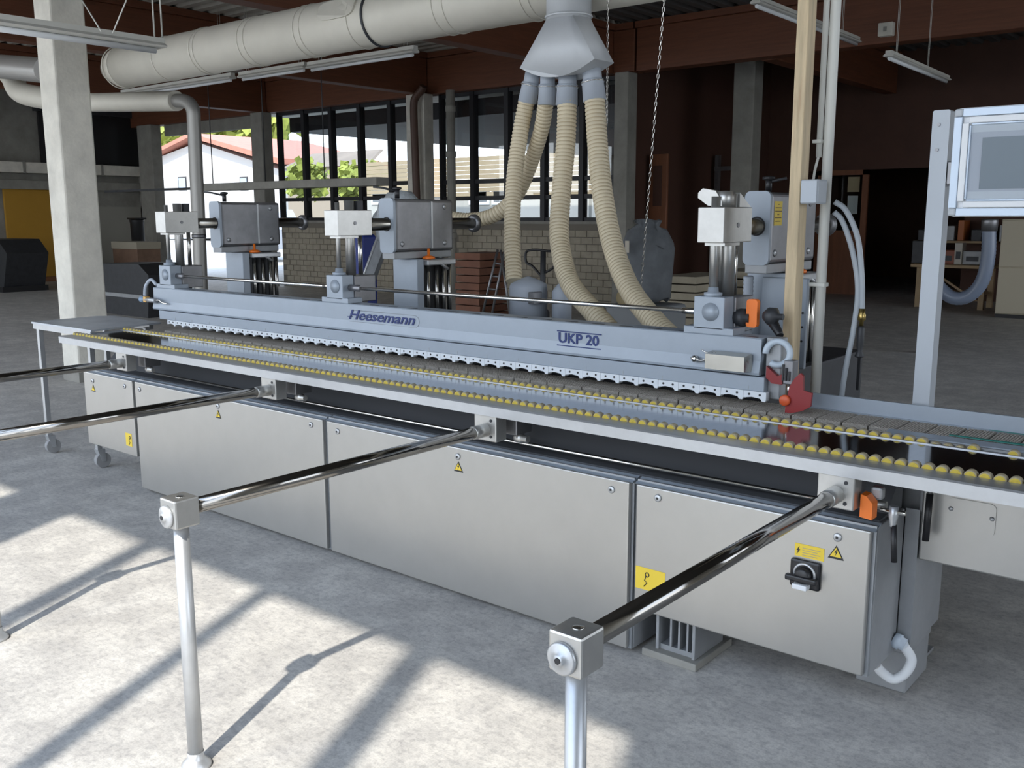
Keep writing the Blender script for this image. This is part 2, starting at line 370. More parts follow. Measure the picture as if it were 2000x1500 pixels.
# main switch on the right door
sw = MB().box(-1.207, -1.106, FY-.012, FY, .447, .543, .008).build('main_switch', m_black, d3)
MB().rrect(-1.20, -1.113, .453, .537, FY-.020, FY-.012, .012).build('switch_plate', mat('switch_grey', (.05, .05, .055), .4), sw) if False else None
MB().torus((-1.157, FY-.013, .497), (0, -1, 0), .034, .005, 24, 6, a0=0, a1=math.tau*.999).build('dial_ring', m_alu, sw)
MB().lathe((-1.157, FY-.012, .495), (0, -1, 0), [(0, .027), (.02, .026), (.024, .02), (.025, 0)], 20).build('dial', m_black, sw)
MB().box(-1.212, -1.105, FY-.045, FY-.022, .476, .496, .006).build('rotary_handle', m_black, sw)
MB().box(-1.185, -1.135, FY-.047, FY-.012, .452, .470, .004).build('padlock_tab', m_white, sw)
lb = MB().box(-1.198, -1.100, FY-.0015, FY, .550, .593).build('yellow_label', m_ywarn, d3)
MB().prism([(-1.183, FY-.003, .585), (-1.192, FY-.003, .570), (-1.187, FY-.003, .570), (-1.191, FY-.003, .556), (-1.180, FY-.003, .574), (-1.185, FY-.003, .574)], (0, .001, 0)).build('lightning_bolt', m_black, lb)
for i in range(4): MB().box(-1.172, -1.112-.01*(i % 2), FY-.0025, FY-.0015, .580-.008*i, .582-.008*i).build('print_line', m_tan, lb)
# machine base behind the cabinets, foot, cable conduit
mb = thing('edge_sander', 'dark grey edge sander bed behind the row of steel cabinets', 'machine', (-3.3, 3.5, 0))
MB().box(-5.30, -1.70, 3.20, 3.24, .05, .87).build('rear_plate', m_dark, mb)
MB().box(-5.90, -1.66, 3.60, 4.75, .04, .99, .01).build('bed', m_dark, mb); MB().box(-5.55, -1.66, 3.24, 3.60, .04, .868).build('belt_support', m_dark, mb)
MB().prism([(-5.94, 2.985, .69), (-5.94, 2.99, .695), (-5.94, 3.06, .70), (-5.94, 3.19, .84), (-5.94, 3.20, .84), (-5.94, 3.20, .69)], (4.98, 0, 0)).build('sloping_apron', mat('dark_grey_apron', (.13, .135, .145), .45, .3), mb)
MB().box(-1.69, -.915, 3.25, 3.50, .15, .86, .008).build('end_bed', m_body, mb)
MB().prism([(-.945, 3.20, .20), (-.945, 3.52, .20), (-.945, 3.52, .50), (-.945, 3.20, .69)], (.045, 0, 0)).build('end_cover', m_body, mb)
MB().box(-1.10, -.925, 3.27, 3.515, 0, .15, .006).build('end_foot', m_body, mb)
b = MB(); b.box(-1.755, -1.59, 2.99, 3.20, .03, .05); b.box(-1.755, -1.59, 3.14, 3.20, .05, .19); b.box(-1.755, -1.59, 2.975, 3.20, .175, .19)
for x in (-1.755, -1.602): b.box(x, x+.013, 2.975, 3.20, .03, .19, .003)
ft = b.build('foot_casting', m_body, mb); ft['label'] = 'ribbed grey cast foot under the right cabinet'
for x in (-1.70, -1.665, -1.63): MB().box(x, x+.008, 2.985, 3.14, .05, .175).build('rib', m_body, ft)
MB().box(-1.80, -1.57, 2.95, 3.24, 0, .03, .004).build('foot_plate', m_concd, mb)
cd = thing('cable_conduit', 'white corrugated cable loop at the right end of the machine', 'cable', (-.93, 3.19, .1))
MB().lathe((-.945, 3.17, .235), (1, 0, -.3), [(0, .028), (.022, .028), (.023, .023), (.038, .022)], 8).build('cable_gland', mat('gland_grey', (.55, .62, .70), .4), cd)
MB().tube(spline([Vector((-.915, 3.17, .228)), P(1766, 1262, 3.18), P(1780, 1288, 3.19), P(1768, 1314, 3.18), P(1744, 1326, 3.16), P(1722, 1312, 3.14), P(1712, 1300, 3.13)], 8), .017, 12).build('conduit', m_white, cd)

# ---- roller table
TZ = .917
rt = thing('roller_table', 'long aluminium roller table with two rows of yellow wheels', 'roller table', (-2.7, 2.78, .87))
MB().prism([(-5.96, 2.78, .874), (-5.96, 2.78, .912), (-5.96, 2.786, TZ), (-5.96, 2.865, TZ), (-5.96, 2.865, .874)], (6.6, 0, 0)).build('front_rail', m_alu, rt)
MB().box(-5.96, .64, 2.865, 3.27, .876, .900).build('table_frame', m_dark, rt)
MB().box(-5.96, .64, 2.865, 2.906, .900, .913).build('wheel_track', m_dark, rt)
MB().box(-5.96, .64, 2.906, 3.185, .900, .916).build('steel_strip', m_mirror, rt)
MB().box(-5.96, .64, 3.185, 3.198, .900, .919).build('strip_edge', m_alu, rt)
MB().box(-5.96, .64, 3.198, 3.24, .900, .911).build('wheel_track', m_dark, rt)
MB().box(-5.96, .64, 3.24, 3.252, .900, .918).build('strip_edge', m_alu, rt)
def wheel_mesh():
    b = MB(); n = 16
    b.mi = 1; b.loft([[(r*math.cos(t), y, r*math.sin(t)) for t in [i*math.tau/n for i in range(n)]] for y, r in ((-.014, .0165), (-.011, .0185), (.011, .0185), (.014, .0165))], True, True)
    b.mi = 0; b.loft([[(r*math.cos(t), y, r*math.sin(t)) for t in [i*math.tau/n for i in range(n)]] for y, r in ((-.0155, .013), (-.0145, .0155), (.0145, .0155), (.0155, .013))], True, True)
    me = b.mesh('roller_wheel'); me.materials.append(m_yel); me.materials.append(m_tan); return me
wm = wheel_mesh()
for i in range(146): inst('roller_wheel', wm, rt, (-5.945+i*.039, 2.886, TZ-.0040), (0, random.uniform(0, 3), 0))
for i in range(140):
    if i in (134, 135, 137): continue
    inst('roller_wheel', wm, rt, (-5.945+i*.039, 3.219, TZ-.0040-(.009 if i in (130, 131, 132) else 0)), (0, random.uniform(0, 3), 0))
# brackets under the table on the bracing shaft
MB().cyl((-5.25, 3.0, .724), (-1.13, 3.0, .724), .008, 12).build('bracing_shaft', m_rod, rt)
for i, x in enumerate((-1.034, -2.447, -3.85, -5.245)):
    MB().box(x-.058, x+.056, 2.795, 2.86, .768, .873, .004).build('bracket', m_steelw, rt)
    MB().box(x+.0, x+.075 if i else x+.02, 2.90, 3.0, .78, .87, .004).build('bracket_wing', m_alud, rt)
    MB().lathe((x+.05, 2.93, .765), (1, 0, 0), [(0, .02), (.03, .02), (.032, .015), (.06, .014)], 12).build('shaft_clamp', m_steelw, rt)
    for dx, dz in ((.03, .085), (.03, .02)): MB().cyl((x+dx, 2.797, .768+dz), (x+dx, 2.792, .768+dz), .006, 8).build('screw', m_dark, rt)
# orange grip and locking levers
gp = MB().prism([(-.972, 2.835, .744), (-.935, 2.835, .740), (-.935, 2.835, .79), (-.955, 2.835, .812), (-.972, 2.835, .815)], (0, .045, 0)).build('orange_grip', m_orange, rt)
MB().box(-.962, -.925, 2.885, 2.92, .79, .83, .008).build('grip_housing', m_alu, gp)
MB().box(-.965, -.925, 2.93, 2.96, .84, .868, .006).build('red_knob', m_red, rt)
lv = MB().cyl((-.935, 2.91, .757), (-.86, 2.91, .757), .007, 10).build('clamp_bolt', m_rod, rt)
MB().lathe((-.895, 2.91, .775), (0, 0, -1), [(0, .014), (.03, .015), (.06, .009), (.065, .009)], 12).build('lever_head', m_alu, lv)
MB().cyl((-.892, 2.91, .715), (-.882, 2.905, .60), .009, 12).build('lever_grip', m_black, lv)
lv = MB().lathe((-.86, 3.15, .86), (0, 0, -1), [(0, .02), (.05, .017), (.09, .008), (.10, .008)], 10).build('lever_head', m_alud, rt)
MB().cyl((-.86, 3.15, .765), (-.86, 3.14, .61), .011, 12).build('lever_grip', m_black, lv)

# ---- feed conveyor with nubbed pads
fc = thing('feed_conveyor', 'feed belt of grey nubbed pads behind the roller table', 'conveyor', (-2.7, 3.4, .88))
MB().box(-5.70, .64, 3.262, 3.56, .872, .902).build('belt_bed', m_black, fc)
pm = MB(); pm.box(-.0445, .0445, -.088, .088, 0, .018, .002, 1)
for ix in range(9):
    for iy in range(16): pm.box(-.041+ix*.0096, -.041+ix*.0096+.0052, -.085+iy*.0107, -.085+iy*.0107+.0055, .018, .0205)
pme = pm.mesh('belt_pad'); pme.materials.append(m_pad)
for i in range(56): inst('belt_pad', pme, fc, (-5.62+i*.0945, 3.415, .902))
MB().prism([(-1.05, 3.262, .902), (-1.05, 3.262, .920), (-1.05, 3.30, .926), (-1.05, 3.325, .922), (-1.05, 3.325, .902)], (1.7, 0, 0)).build('guide_plate', m_paint, fc)
MB().prism([(-.86, 3.318, .9265), (-.86, 3.326, .928), (.64, 3.35, .928), (.64, 3.300, .9275)], (0, 0, .002)).build('green_belt_edge', m_teal, fc)
MB().prism([(-.78, 3.50, .924), (-.78, 3.503, .924), (.64, 3.512, .924), (.64, 3.46, .924)], (0, 0, .002)).build('green_belt_edge', m_teal, fc)
b = MB(); b.box(-1.50, .64, 3.523, 3.535, .86, .976); b.box(-1.50, .64, 3.51, 3.523, .902, .922)
b.build('fence', m_paint, fc)
MB().box(-.896, .64, 3.20, 3.25, .52, .872, .006).build('side_panel', m_door, fc)
MB().rrect(-.815, -.672, .645, .752, 3.196, 3.20, .018).build('access_cover', m_door, fc)
for x, z in ((-.805, .715), (-.682, .705)): MB().lathe((x, 3.196, z), (0, -1, 0), [(0, .008), (.004, .006), (.005, 0)], 10).build('screw', m_alu, fc)
MB().box(.45, .60, 3.25, 3.50, 0, .87, .01).build('leg', m_body, fc)

# ---- press beam with rows of shoes
BY = 3.372
pb = thing('pressure_bar', 'long grey-blue press beam with blue lettering and pale shoes', 'press beam', (-3.7, 3.43, .95))
MB().prism([(-5.87, 3.388, 1.183), (-5.87, 3.392, 1.187), (-5.87, 3.495, 1.187), (-5.87, 3.495, 1.045), (-5.87, BY+.006, 1.045), (-5.87, BY+.004, 1.055), (-5.87, 3.387, 1.100)], (4.30, 0, 0)).build('beam_body', m_paint, pb)
MB().box(-5.79, -1.545, BY, 3.47, .985, 1.041, .003).build('lower_plate', m_paint, pb)
MB().box(-5.70, -1.55, 3.40, 3.46, .955, .985).build('shoe_carrier', m_dark, pb)
sm = MB(); sm.prism([(0, BY-.004, .036), (0, BY-.004, .008), (.035, BY-.004, .014), (.070, BY-.004, .010), (.077, BY-.004, 0), (.090, BY-.004, 0), (.093, BY-.004, .006), (.093, BY-.004, .036)], (0, .03, 0))
sm.mi = 1
for x in (.024, .068): sm.cyl((x, BY-.0055, .024), (x, BY-.003, .024), .0048, 8)
sme = sm.mesh('press_shoe'); sme.materials.append(m_shoe); sme.materials.append(m_dark)
for i in range(44): inst('press_shoe', sme, pb, (-5.69+i*.0945, 0, .949))
for i in range(30): MB().box(-5.78+i*.142, -5.78+i*.142+.062, 3.412, 3.428, 1.1855, 1.1878, .0007).build('slot', m_dark, pb)
for i in range(22): MB().box(-5.60+i*.19, -5.597+i*.19, BY-.0008, BY, .986, 1.004).build('joint', m_edge, pb)
textmesh('Heesemann', .072, -3.925, 3.385, 1.108, m_blue, pb, 'lettering', .34, .0012, width=.50)
MB().box(-3.935, -3.895, 3.3835, 3.3855, 1.118, 1.121).build('lettering', m_blue, pb)
fr = [(-3.88, 1.156)]+[(-3.43+.032*math.cos(t), 1.1255+.0305*math.sin(t)) for t in [math.pi/2-i*math.pi/8 for i in range(9)]]+[(-3.92, 1.095)]
MB().tube([(x, 3.386, z) for x, z in fr], .0012, 6).build('logo_outline', m_edge, pb)
textmesh('UKP 20', .062, -2.528, 3.386, 1.096, m_blue, pb, 'lettering', 0, .0015, width=.215)
for z in (1.146, 1.083): MB().box(-2.535, -2.300, 3.382, 3.386, z-.0022, z+.0022).build('print_bar', m_blue, pb)
# stainless cover and spring hook near the right end, valve at the left end
cv = MB().prism([(-1.775, 3.33, 1.060), (-1.775, 3.33, 1.118), (-1.765, 3.37, 1.128), (-1.765, 3.385, 1.055)], (.165, 0, 0)).build('stainless_cover', mat('stainless_sheet', (.55, .53, .48), .25, .9, var=.1, scale=12), pb)
MB().tube(spline([(-1.80, 3.35, 1.128), (-1.78, 3.35, 1.12), (-1.74, 3.35, 1.122)], 5), .003, 6).build('cover_edge', m_rod, cv)
MB().tube(spline([(-1.86, 3.375, 1.088), (-1.835, 3.365, 1.09), (-1.815, 3.36, 1.084), (-1.79, 3.36, 1.088), (-1.775, 3.345, 1.09)], 6), .005, 8).build('hook', m_rod, pb)
MB().lathe((-1.84, 3.372, 1.088), (0, -1, 0), [(0, .014), (.012, .014), (.016, .008), (.02, 0)], 10).build('hook_screw', m_rod, pb)
vl = MB().cyl((-5.92, 3.36, 1.105), (-5.80, 3.36, 1.105), .016, 12).build('end_valve', m_alu, pb)
MB().lathe((-5.98, 3.36, 1.105), (1, 0, 0), [(0, .02), (.03, .022), (.035, .014), (.06, .014)], 12).build('valve_knob', mat('blue_grey_knob', (.25, .36, .5), .4), vl)
MB().box(-5.93, -5.90, 3.345, 3.375, 1.09, 1.125).build('valve_tag', mat('amber_tag', (.7, .4, .1), .5), vl)
MB().tube(spline([(-5.80, 3.36, 1.105), (-5.75, 3.355, 1.11), (-5.72, 3.36, 1.095), (-5.68, 3.37, 1.09)], 5), .006, 8).build('hook', m_rod, vl)
MB().tube(spline([(-5.95, 3.37, 1.125), (-5.965, 3.39, 1.19), (-5.91, 3.40, 1.235), (-5.86, 3.41, 1.20)], 8), .011, 10).build('air_hose', m_cuff, vl)
# right end: cable ring, fittings, red guard
eh = MB().torus((-1.508, 3.40, 1.135), (.25, -1, .1), .045, .0125, 22, 10, a0=.2, a1=5.6).build('end_hose', mat('pale_blue_hose', (.48, .55, .62), .4), pb)
MB().box(-1.56, -1.50, 3.41, 3.47, .955, 1.19, .004).build('end_plate', m_body, pb)
vb = MB().box(-1.470, -1.432, 3.37, 3.42, 1.025, 1.115, .004).build('valve_block', m_alud, pb)
for i in range(3): MB().box(-1.472+.012*i, -1.466+.012*i, 3.362, 3.372, 1.04, 1.10-.012*i).build('valve_fin', m_black, vb)
MB().cyl((-1.45, 3.385, 1.025), (-1.45, 3.385, .985), .009, 10).build('plunger', m_rod, vb)
rg = MB().prism([(-1.452, 3.36, .914), (-1.385, 3.36, .935), (-1.355, 3.36, .955), (-1.352, 3.36, 1.005), (-1.385, 3.36, 1.012), (-1.388, 3.36, 1.065), (-1.400, 3.36, 1.075), (-1.420, 3.36, 1.055), (-1.440, 3.36, 1.02), (-1.452, 3.36, .95)], (0, .012, 0)).build('red_guard', m_red, pb)
MB().lathe((-1.452, 3.36, .968), (0, -1, 0), [(0, .021), (.010, .021), (.014, .016), (.015, 0)], 16).build('orange_stop', mat('stop_orange', (.62, .10, .03), .45), rg)
MB().prism([(-1.545, 3.385, 1.085), (-1.500, 3.385, 1.05), (-1.480, 3.385, 1.06), (-1.480, 3.385, 1.02), (-1.52, 3.385, 1.02), (-1.545, 3.385, 1.04)], (0, .02, 0)).build('red_bracket', m_red, pb)
# coupling shafts between the bearing blocks
for x0, x1 in ((-5.66, -4.12), (-3.97, -1.87)):
    sh = MB().cyl((x0, 3.44, 1.268), (x1, 3.44, 1.268), .0095, 12).build('coupling_shaft', m_rod, pb)
    MB().cyl((x0-.0, 3.44, 1.268), (x0+.09, 3.44, 1.268), .018, 12).build('coupling', m_alud, sh)
    MB().cyl((x1-.07, 3.44, 1.268), (x1, 3.44, 1.268), .0125, 12).build('coupling', m_rod, sh)

# ---- three press supports: bearing block, guide rods, clamp cube, cross bar, housing, column
def support(label, X, kind):
    o = thing('press_support', label, 'press support', (X, 3.6, 1.0), 'press beam supports')
    bb = MB().box(X-.066, X+.066, 3.388, 3.47, 1.205, 1.334, .004).box(X-.108, X+.108, 3.388, 3.49, 1.187, 1.214, .002).build('bearing_block', m_paint, o)
    MB().lathe((X+.008, 3.388, 1.275), (0, -1, 0), [(0, .036), (.004, .036), (.006, .028), (.007, .028), (.0075, 0)], 20).build('bearing_cap', m_paint, bb)
    MB().lathe((X-.005, 3.43, 1.334), (0, 0, 1), [(0, .036), (.014, .036), (.016, .022), (.036, .020)], 18).build('rod_collar', m_paint, bb)
    MB().box(X-.055, X+.075, 3.47, 3.62, 1.187, 1.330, .004).build('spindle_gear_box', m_alud, o)
    MB().cyl((X-.005, 3.43, 1.35), (X-.005, 3.43, 1.72), .0125 if kind != 'R' else .019, 14).build('guide_rod', m_steelw, o)
    MB().cyl((X+.012, 3.50, 1.33), (X+.012, 3.50, 1.73), .027 if kind != 'R' else .034, 18).build('lift_spindle', m_steelw, o)
    MB().cyl((X+.012, 3.57, 1.33), (X+.012, 3.57, 1.56), .013, 12).build('guide_rod', m_rod, o)
    q = MB().box(X-.056, X+.056, 3.381, 3.622, 1.543, 1.679, .003).build('clamp_cube', m_steelw, o)
    MB().cyl((X+.056, 3.50, 1.61), (X+.059, 3.50, 1.61), .010, 10).build('screw', m_alud, q)
    MB().box(X-.030, X+.056, 3.395, 3.52, 1.531, 1.543).build('cube_flange', m_steelw, q)
    br = MB().cyl((X, 3.62, 1.602), (X, 4.50, 1.602), .034, 24).build('cross_bar', mat('dull_chrome_bar', (.36, .34, .30), .25, 1.0), o)
    MB().lathe((X, 4.50, 1.602), (0, 1, 0), [(0, .040), (.012, .055), (.030, .055), (.032, .03), (.033, 0)], 20).build('end_flange', m_alud, br)
    h = MB().box(X-.054, X+.054, 3.80, 4.28, 1.445, 1.742, .018, 3).build('housing', m_alud, o)
    MB().rrect(X-.058, X+.058, 1.440, 1.747, 3.782, 3.80, .026).build('front_plate', m_paint, h)
    MB().torus((X, 3.781, 1.602), (0, 1, 0), .037, .003, 24, 6).build('bar_seal', m_black, h)
    MB().box(X+.052, X+.058, 4.085, 4.097, 1.46, 1.73).build('cover_seam', m_alu, h)
    for y, z in ((3.85, 1.49), (4.20, 1.49), (4.20, 1.70)): MB().lathe((X+.054, y, z), (1, 0, 0), [(0, .016), (.006, .013), (.008, 0)], 12).build('cover_bolt', m_alu, h)
    MB().box(X-.05, X+.05, 3.79, 4.26, 1.405, 1.445, .004).build('housing_base', m_body, o)
    MB().box(X-.10, X+.10, 3.92, 3.975, .99, 1.402, .004).build('column_plate', m_paint, o)
    MB().box(X-.045, X+.045, 3.98, 4.20, .99, 1.402).build('column_core', m_dark, o)
    kn = MB().lathe((X+.085, 4.03, 1.40), (0, 0, 1), [(0, .034), (.006, .038), (.014, .034), (.020, .016), (.022, .008), (.06, .008), (.062, 0)], 16).build('clamp_knob', m_orange, o)
    MB().box(X+.052, X+.125, 3.985, 4.22, 1.365, 1.398, .006).build('rod_yoke', m_alu, o)
    for y in (4.02, 4.09, 4.15, 4.20): MB().cyl((X+.085, y, .99), (X+.085, y, 1.37), .013, 12).build('slide_rod', m_rod, o)
    MB().tube([(X+.10, 4.06, 1.40), (X+.135, 4.14, 1.34)], .009, 8).build('clamp_lever', m_alu, o)
    # knob lever on top of the housing
    tl = MB().cyl((X+.01, 3.86, 1.745), (X+.01, 3.86, 1.80), .014, 12).build('top_lever', m_black, o)
    MB().tube([(X+.01, 3.86, 1.785), (X-.05, 3.80, 1.805), (X-.09, 3.77, 1.81)] if kind != 'R' else [(X+.01, 3.86, 1.785), (X+.08, 3.88, 1.80)], .006, 8).build('lever_arm', m_dark, tl)
    MB().lathe((X+.01, 3.86, 1.79), (0, 0, 1), [(0, .012), (.006, .026), (.016, .026), (.02, .01)], 12).build('lever_hub', m_black, tl)
    if kind == 'R':
        MB().lathe((X+.012, 3.47, 1.679), (0, 0, 1), [(0, .036), (.06, .036), (.062, .030), (.063, 0)], 20).build('spindle_cap', m_steelw, o)
        MB().prism([(X-.085, 3.43, 1.735), (X-.065, 3.43, 1.752), (X-.01, 3.43, 1.742), (X+.02, 3.43, 1.70), (X+.02, 3.43, 1.682), (X-.04, 3.43, 1.685), (X-.085, 3.43, 1.715)], (0, .025, 0)).build('clamp_handle', m_steelw, o)
        MB().prism([(X+.03, 3.52, 1.68), (X+.03, 3.62, 1.68), (X+.03, 3.52, 1.735)], (.02, 0, 0)).build('rib', m_steelw, o)
        lb = MB().box(X+.0545, X+.0555, 3.83, 3.905, 1.605, 1.705).build('yellow_label', m_ywarn, h)
        for k, (a, c_) in enumerate(((.03, .045), (.008, .066), (.006, .07), (.028, .046), (.006, .068), (.01, .06))):
            z = 1.694-.014*k; MB().box(X+.0555, X+.056, 3.83+a, 3.83+c_, z-.003, z).build('print_line', m_brown, lb)
        ck = MB().rrect(X+.115, X+.160, 1.215, 1.325, 3.48, 3.505, .012).build('orange_clamp', m_orange, o)
        MB().lathe((X+.067, 3.49, 1.25), (1, 0, 0), [(0, .03), (.02, .036), (.04, .036), (.045, .02), (.06, .02)], 16).build('clamp_hub', m_dark, o)
        MB().lathe((X+.20, 3.50, 1.262), (1, 0, 0), [(-.02, .016), (.0, .034), (.03, .034), (.04, .012), (.06, .012)], 16).build('black_knob', m_dark, o)
        MB().tube([(X+.21, 3.50, 1.25), (X+.245, 3.50, 1.20), (X+.255, 3.49, 1.19)], [.022, .016, .014], 10).build('knob_lever', m_black, o)
        MB().box(X-.02, X+.185, 3.90, 3.925, 1.00, 1.385, .004).build('column_cover', m_paint, o)
        for z in (1.24, 1.18, 1.12): MB().cyl((X+.17, 3.90, z), (X+.17, 3.897, z), .005, 8).build('screw', m_black, o)
        pts = resample(spline([(X-.055, 3.84, 1.39), (X-.058, 3.85, 1.28), (X-.06, 3.86, 1.12), (X-.06, 3.88, 1.0)], 8), .009)
        MB().tube(pts, [.020+.003*(i % 2) for i in range(len(pts))], 12).build('bellows_hose', m_cuff, o)
    else:
        MB().box(X+.015, X+.045, 3.53, 3.57, 1.679, 1.73).build('valve_stub', m_dark, o)
    return o
support('left press support, its head in front of the open gate', -5.72, 'L')
support('middle press support, standing above the blue logo', -4.04, 'M')
support('right press support with orange clamp and yellow label, beside the wooden post', -1.797, 'R')

# ---- workpiece support arms
def arm(label, x):
    o = thing('support_arm', label, 'support arm', (x, 1.45, 0), 'chrome workpiece support arms')
    MB().cyl((x, 1.48, .812), (x, 2.80, .812), .0235, 24).build('chrome_tube', m_chrome, o)
    MB().lathe((x, 2.72, .812), (0, 1, 0), [(0, .0245), (.004, .027), (.078, .027)], 20).build('tube_socket', m_steelw, o)
    k = MB().box(x-.040, x+.040, 1.41, 1.49, .765, .852, .006).build('corner_block', m_steelw, o)
    MB().lathe((x-.004, 1.41, .800), (0, -1, 0), [(0, .034), (.006, .034), (.009, .029), (.010, .013), (.016, .012), (.017, 0)], 24).build('end_cap', m_alu, k)
    MB().cyl((x-.004, 1.394, .800), (x-.004, 1.391, .800), .007, 6).build('socket_screw', m_black, k)
    MB().lathe((x+.004, 1.45, .852), (0, 0, 1), [(0, .014), (.002, .012), (.003, 0)], 14).build('top_screw', m_rod, k)
    MB().cyl((x, 1.45, .03), (x, 1.45, .765), .0225, 20).build('post', m_alu, o)
    MB().lathe((x, 1.45, 0), (0, 0, 1), [(0, .045), (.012, .044), (.026, .030), (.034, .0245), (.05, .0245)], 20).build('foot', m_alu, o)
    return o
arm('nearest chrome support arm, its post cut by the bottom edge', -1.034)
arm('second chrome support arm, its whole post standing on the sunlit floor', -2.447)
arm('third chrome support arm, crossing in front of the long left cabinet', -3.85)
arm('farthest chrome support arm, level with the white column', -5.245)

# ---- castor table at the left end
st = thing('castor_table', 'low steel trolley table on castors at the left end', 'table', (-6.4, 3.25, 0))
MB().prism([(-6.76, 2.975, .922), (-5.95, 2.985, .922), (-6.0, 3.27, .922), (-6.03, 3.52, .922), (-6.70, 3.54, .922), (-6.77, 3.45, .922)], (0, 0, .012)).build('top_plate', mat('worn_steel_plate', (.52, .55, .59), .42, .3, var=.16, scale=5), st)
b = MB(); b.box(-6.76, -5.96, 2.985, 3.015, .885, .922); b.box(-6.74, -6.08, 3.46, 3.49, .885, .922); b.box(-6.75, -6.72, 3.0, 3.49, .885, .922)
b.build('frame', m_alu, st)
for x, y in ((-6.72, 3.01), (-6.06, 3.03), (-6.72, 3.48), (-6.10, 3.45)):
    MB().box(x-.017, x+.017, y-.017, y+.017, .125, .90, .003).build('leg', m_alu, st)
    cs = MB().cyl((x-.02, y+.02, .052), (x+.02, y+.02, .052), .050, 20).build('castor_wheel', m_rub, st)
    MB().prism([(x-.026, y-.02, .13), (x-.026, y+.03, .13), (x-.026, y+.034, .045), (x-.026, y+.008, .045)], (.052, 0, 0)).build('castor_fork', m_alu, cs)

# ---- control panel on its post
cp = thing('control_panel', 'white framed control panel with grey screen at right edge', 'control panel', (-.72, 3.5, 1.64))
x0, x1, z0, z1 = -.962, -.40, 1.642, 1.995; Y0 = 3.47
MB().rrect(x0, x1, z0, z1, Y0+.012, Y0+.10, .02).build('case', m_white, cp)
def frame(name, i, y0, y1, wd, m):
    b = MB(); a0, a1, c0_, c1_ = x0+i, x1-i, z0+i, z1-i
    b.box(a0+wd, a1-wd, y0, y1, c1_-wd, c1_, .002); b.box(a0+wd, a1-wd, y0, y1, c0_, c0_+wd, .002)
    b.box(a0, a0+wd, y0, y1, c0_+wd, c1_-wd, .002); b.box(a1-wd, a1, y0, y1, c0_+wd, c1_-wd, .002)
    return b.build(name, m, cp)
m_pan = mat('panel_aluminium', (.50, .58, .68), .35, .25)
frame('outer_frame', .002, Y0, Y0+.012, .026, m_pan); frame('inner_frame', .030, Y0-.004, Y0+.012, .020, m_white)
frame('screen_bezel', .050, Y0+.002, Y0+.012, .007, m_pan)
for x in (x0+.002, x1-.028):
    for z in (z0+.002, z1-.028): MB().box(x, x+.026, Y0-.001, Y0+.03, z, z+.026, .006).build('corner_piece', mat('corner_grey', (.46, .49, .52), .5), cp)
MB().box(x0+.055, x1-.055, Y0+.008, Y0+.0125, z0+.055, z1-.055).build('screen_surround', mat('screen_grey', (.30, .34, .40), .35), cp)
MB().box(x0+.093, x1-.11, Y0+.006, Y0+.009, z0+.09, z1-.098).build('screen', mat('screen_dark', (.105, .145, .18), .25), cp)
MB().box(x0+.056, x1-.056, Y0+.0075, Y0+.009, z0+.056, z0+.082).build('key_strip', mat('strip_grey', (.40, .45, .50), .4), cp)
MB().box(x0+.056, x1-.056, Y0+.0075, Y0+.009, z1-.08, z1-.056).build('key_strip', mat('strip_grey', (.40, .45, .50), .4), cp)
MB().box(-1.0, -.94, 3.575, 3.64, 1.75, 1.83, .004).build('arm', m_alud, cp)
pp = thing('panel_post', 'grey square post carrying the control panel', 'post', (-1.03, 3.61, 0))
MB().rrect(-1.062, -1.004, 0, 2.004, 3.58, 3.645, .008).build('tube', mat('post_grey', (.40, .43, .465), .45, .2), pp)
MB().box(-1.11, -.955, 3.56, 3.70, 0, .012).build('base_plate', m_body, pp)
for z in (1.955, 1.87): MB().cyl((-1.040, 3.58, z), (-1.040, 3.576, z), .006, 8).build('screw', m_alud, pp)

# ---- timber post with conduits, junction box and air hoses
tp = thing('timber_post', 'knotty pale timber post behind the right end of the beam', 'post', (-1.56, 3.66, 0))
MB().box(-1.583, -1.537, 3.60, 3.675, 0, 4.84, .004).build('timber', m_wood, tp)
MB().box(-1.60, -1.52, 3.585, 3.72, 0, .05).build('shoe', m_body, tp)
pc = thing('conduit', 'thick white conduit pipe beside the timber post', 'pipe', (-1.49, 3.74, 0))
MB().cyl((-1.493, 3.745, 0), (-1.493, 3.745, 4.84), .020, 16).build('pipe', m_pvc, pc)
for z in (2.62, 1.375): MB().box(-1.535, -1.470, 3.722, 3.768, z-.008, z+.008, .003).build('pipe_clip', m_pvc, pc)
pc = thing('conduit', 'thin white conduit ending above the junction box', 'pipe', (-1.52, 3.73, 1.88))
MB().cyl((-1.522, 3.728, 1.87), (-1.522, 3.728, 4.84), .0115, 14).build('pipe', m_pvc, pc)
for z in (2.62, 1.93): MB().box(-1.545, -1.51, 3.71, 3.742, z-.007, z+.007, .002).build('pipe_clip', m_pvc, pc)
MB().tube(spline([(-1.522, 3.728, 1.88), (-1.53, 3.715, 1.82), (-1.528, 3.70, 1.78)], 5), .0055, 8).build('cable', m_pvc, pc)
jb = thing('junction_box', 'small grey junction box on the timber post', 'junction box', (-1.50, 3.65, 1.70))
MB().box(-1.536, -1.466, 3.60, 3.69, 1.69, 1.782, .006).build('box', mat('box_grey', (.46, .50, .55), .5), jb)
MB().box(-1.533, -1.469, 3.594, 3.60, 1.693, 1.779, .003).build('lid', mat('box_grey', (.46, .50, .55), .5), jb)
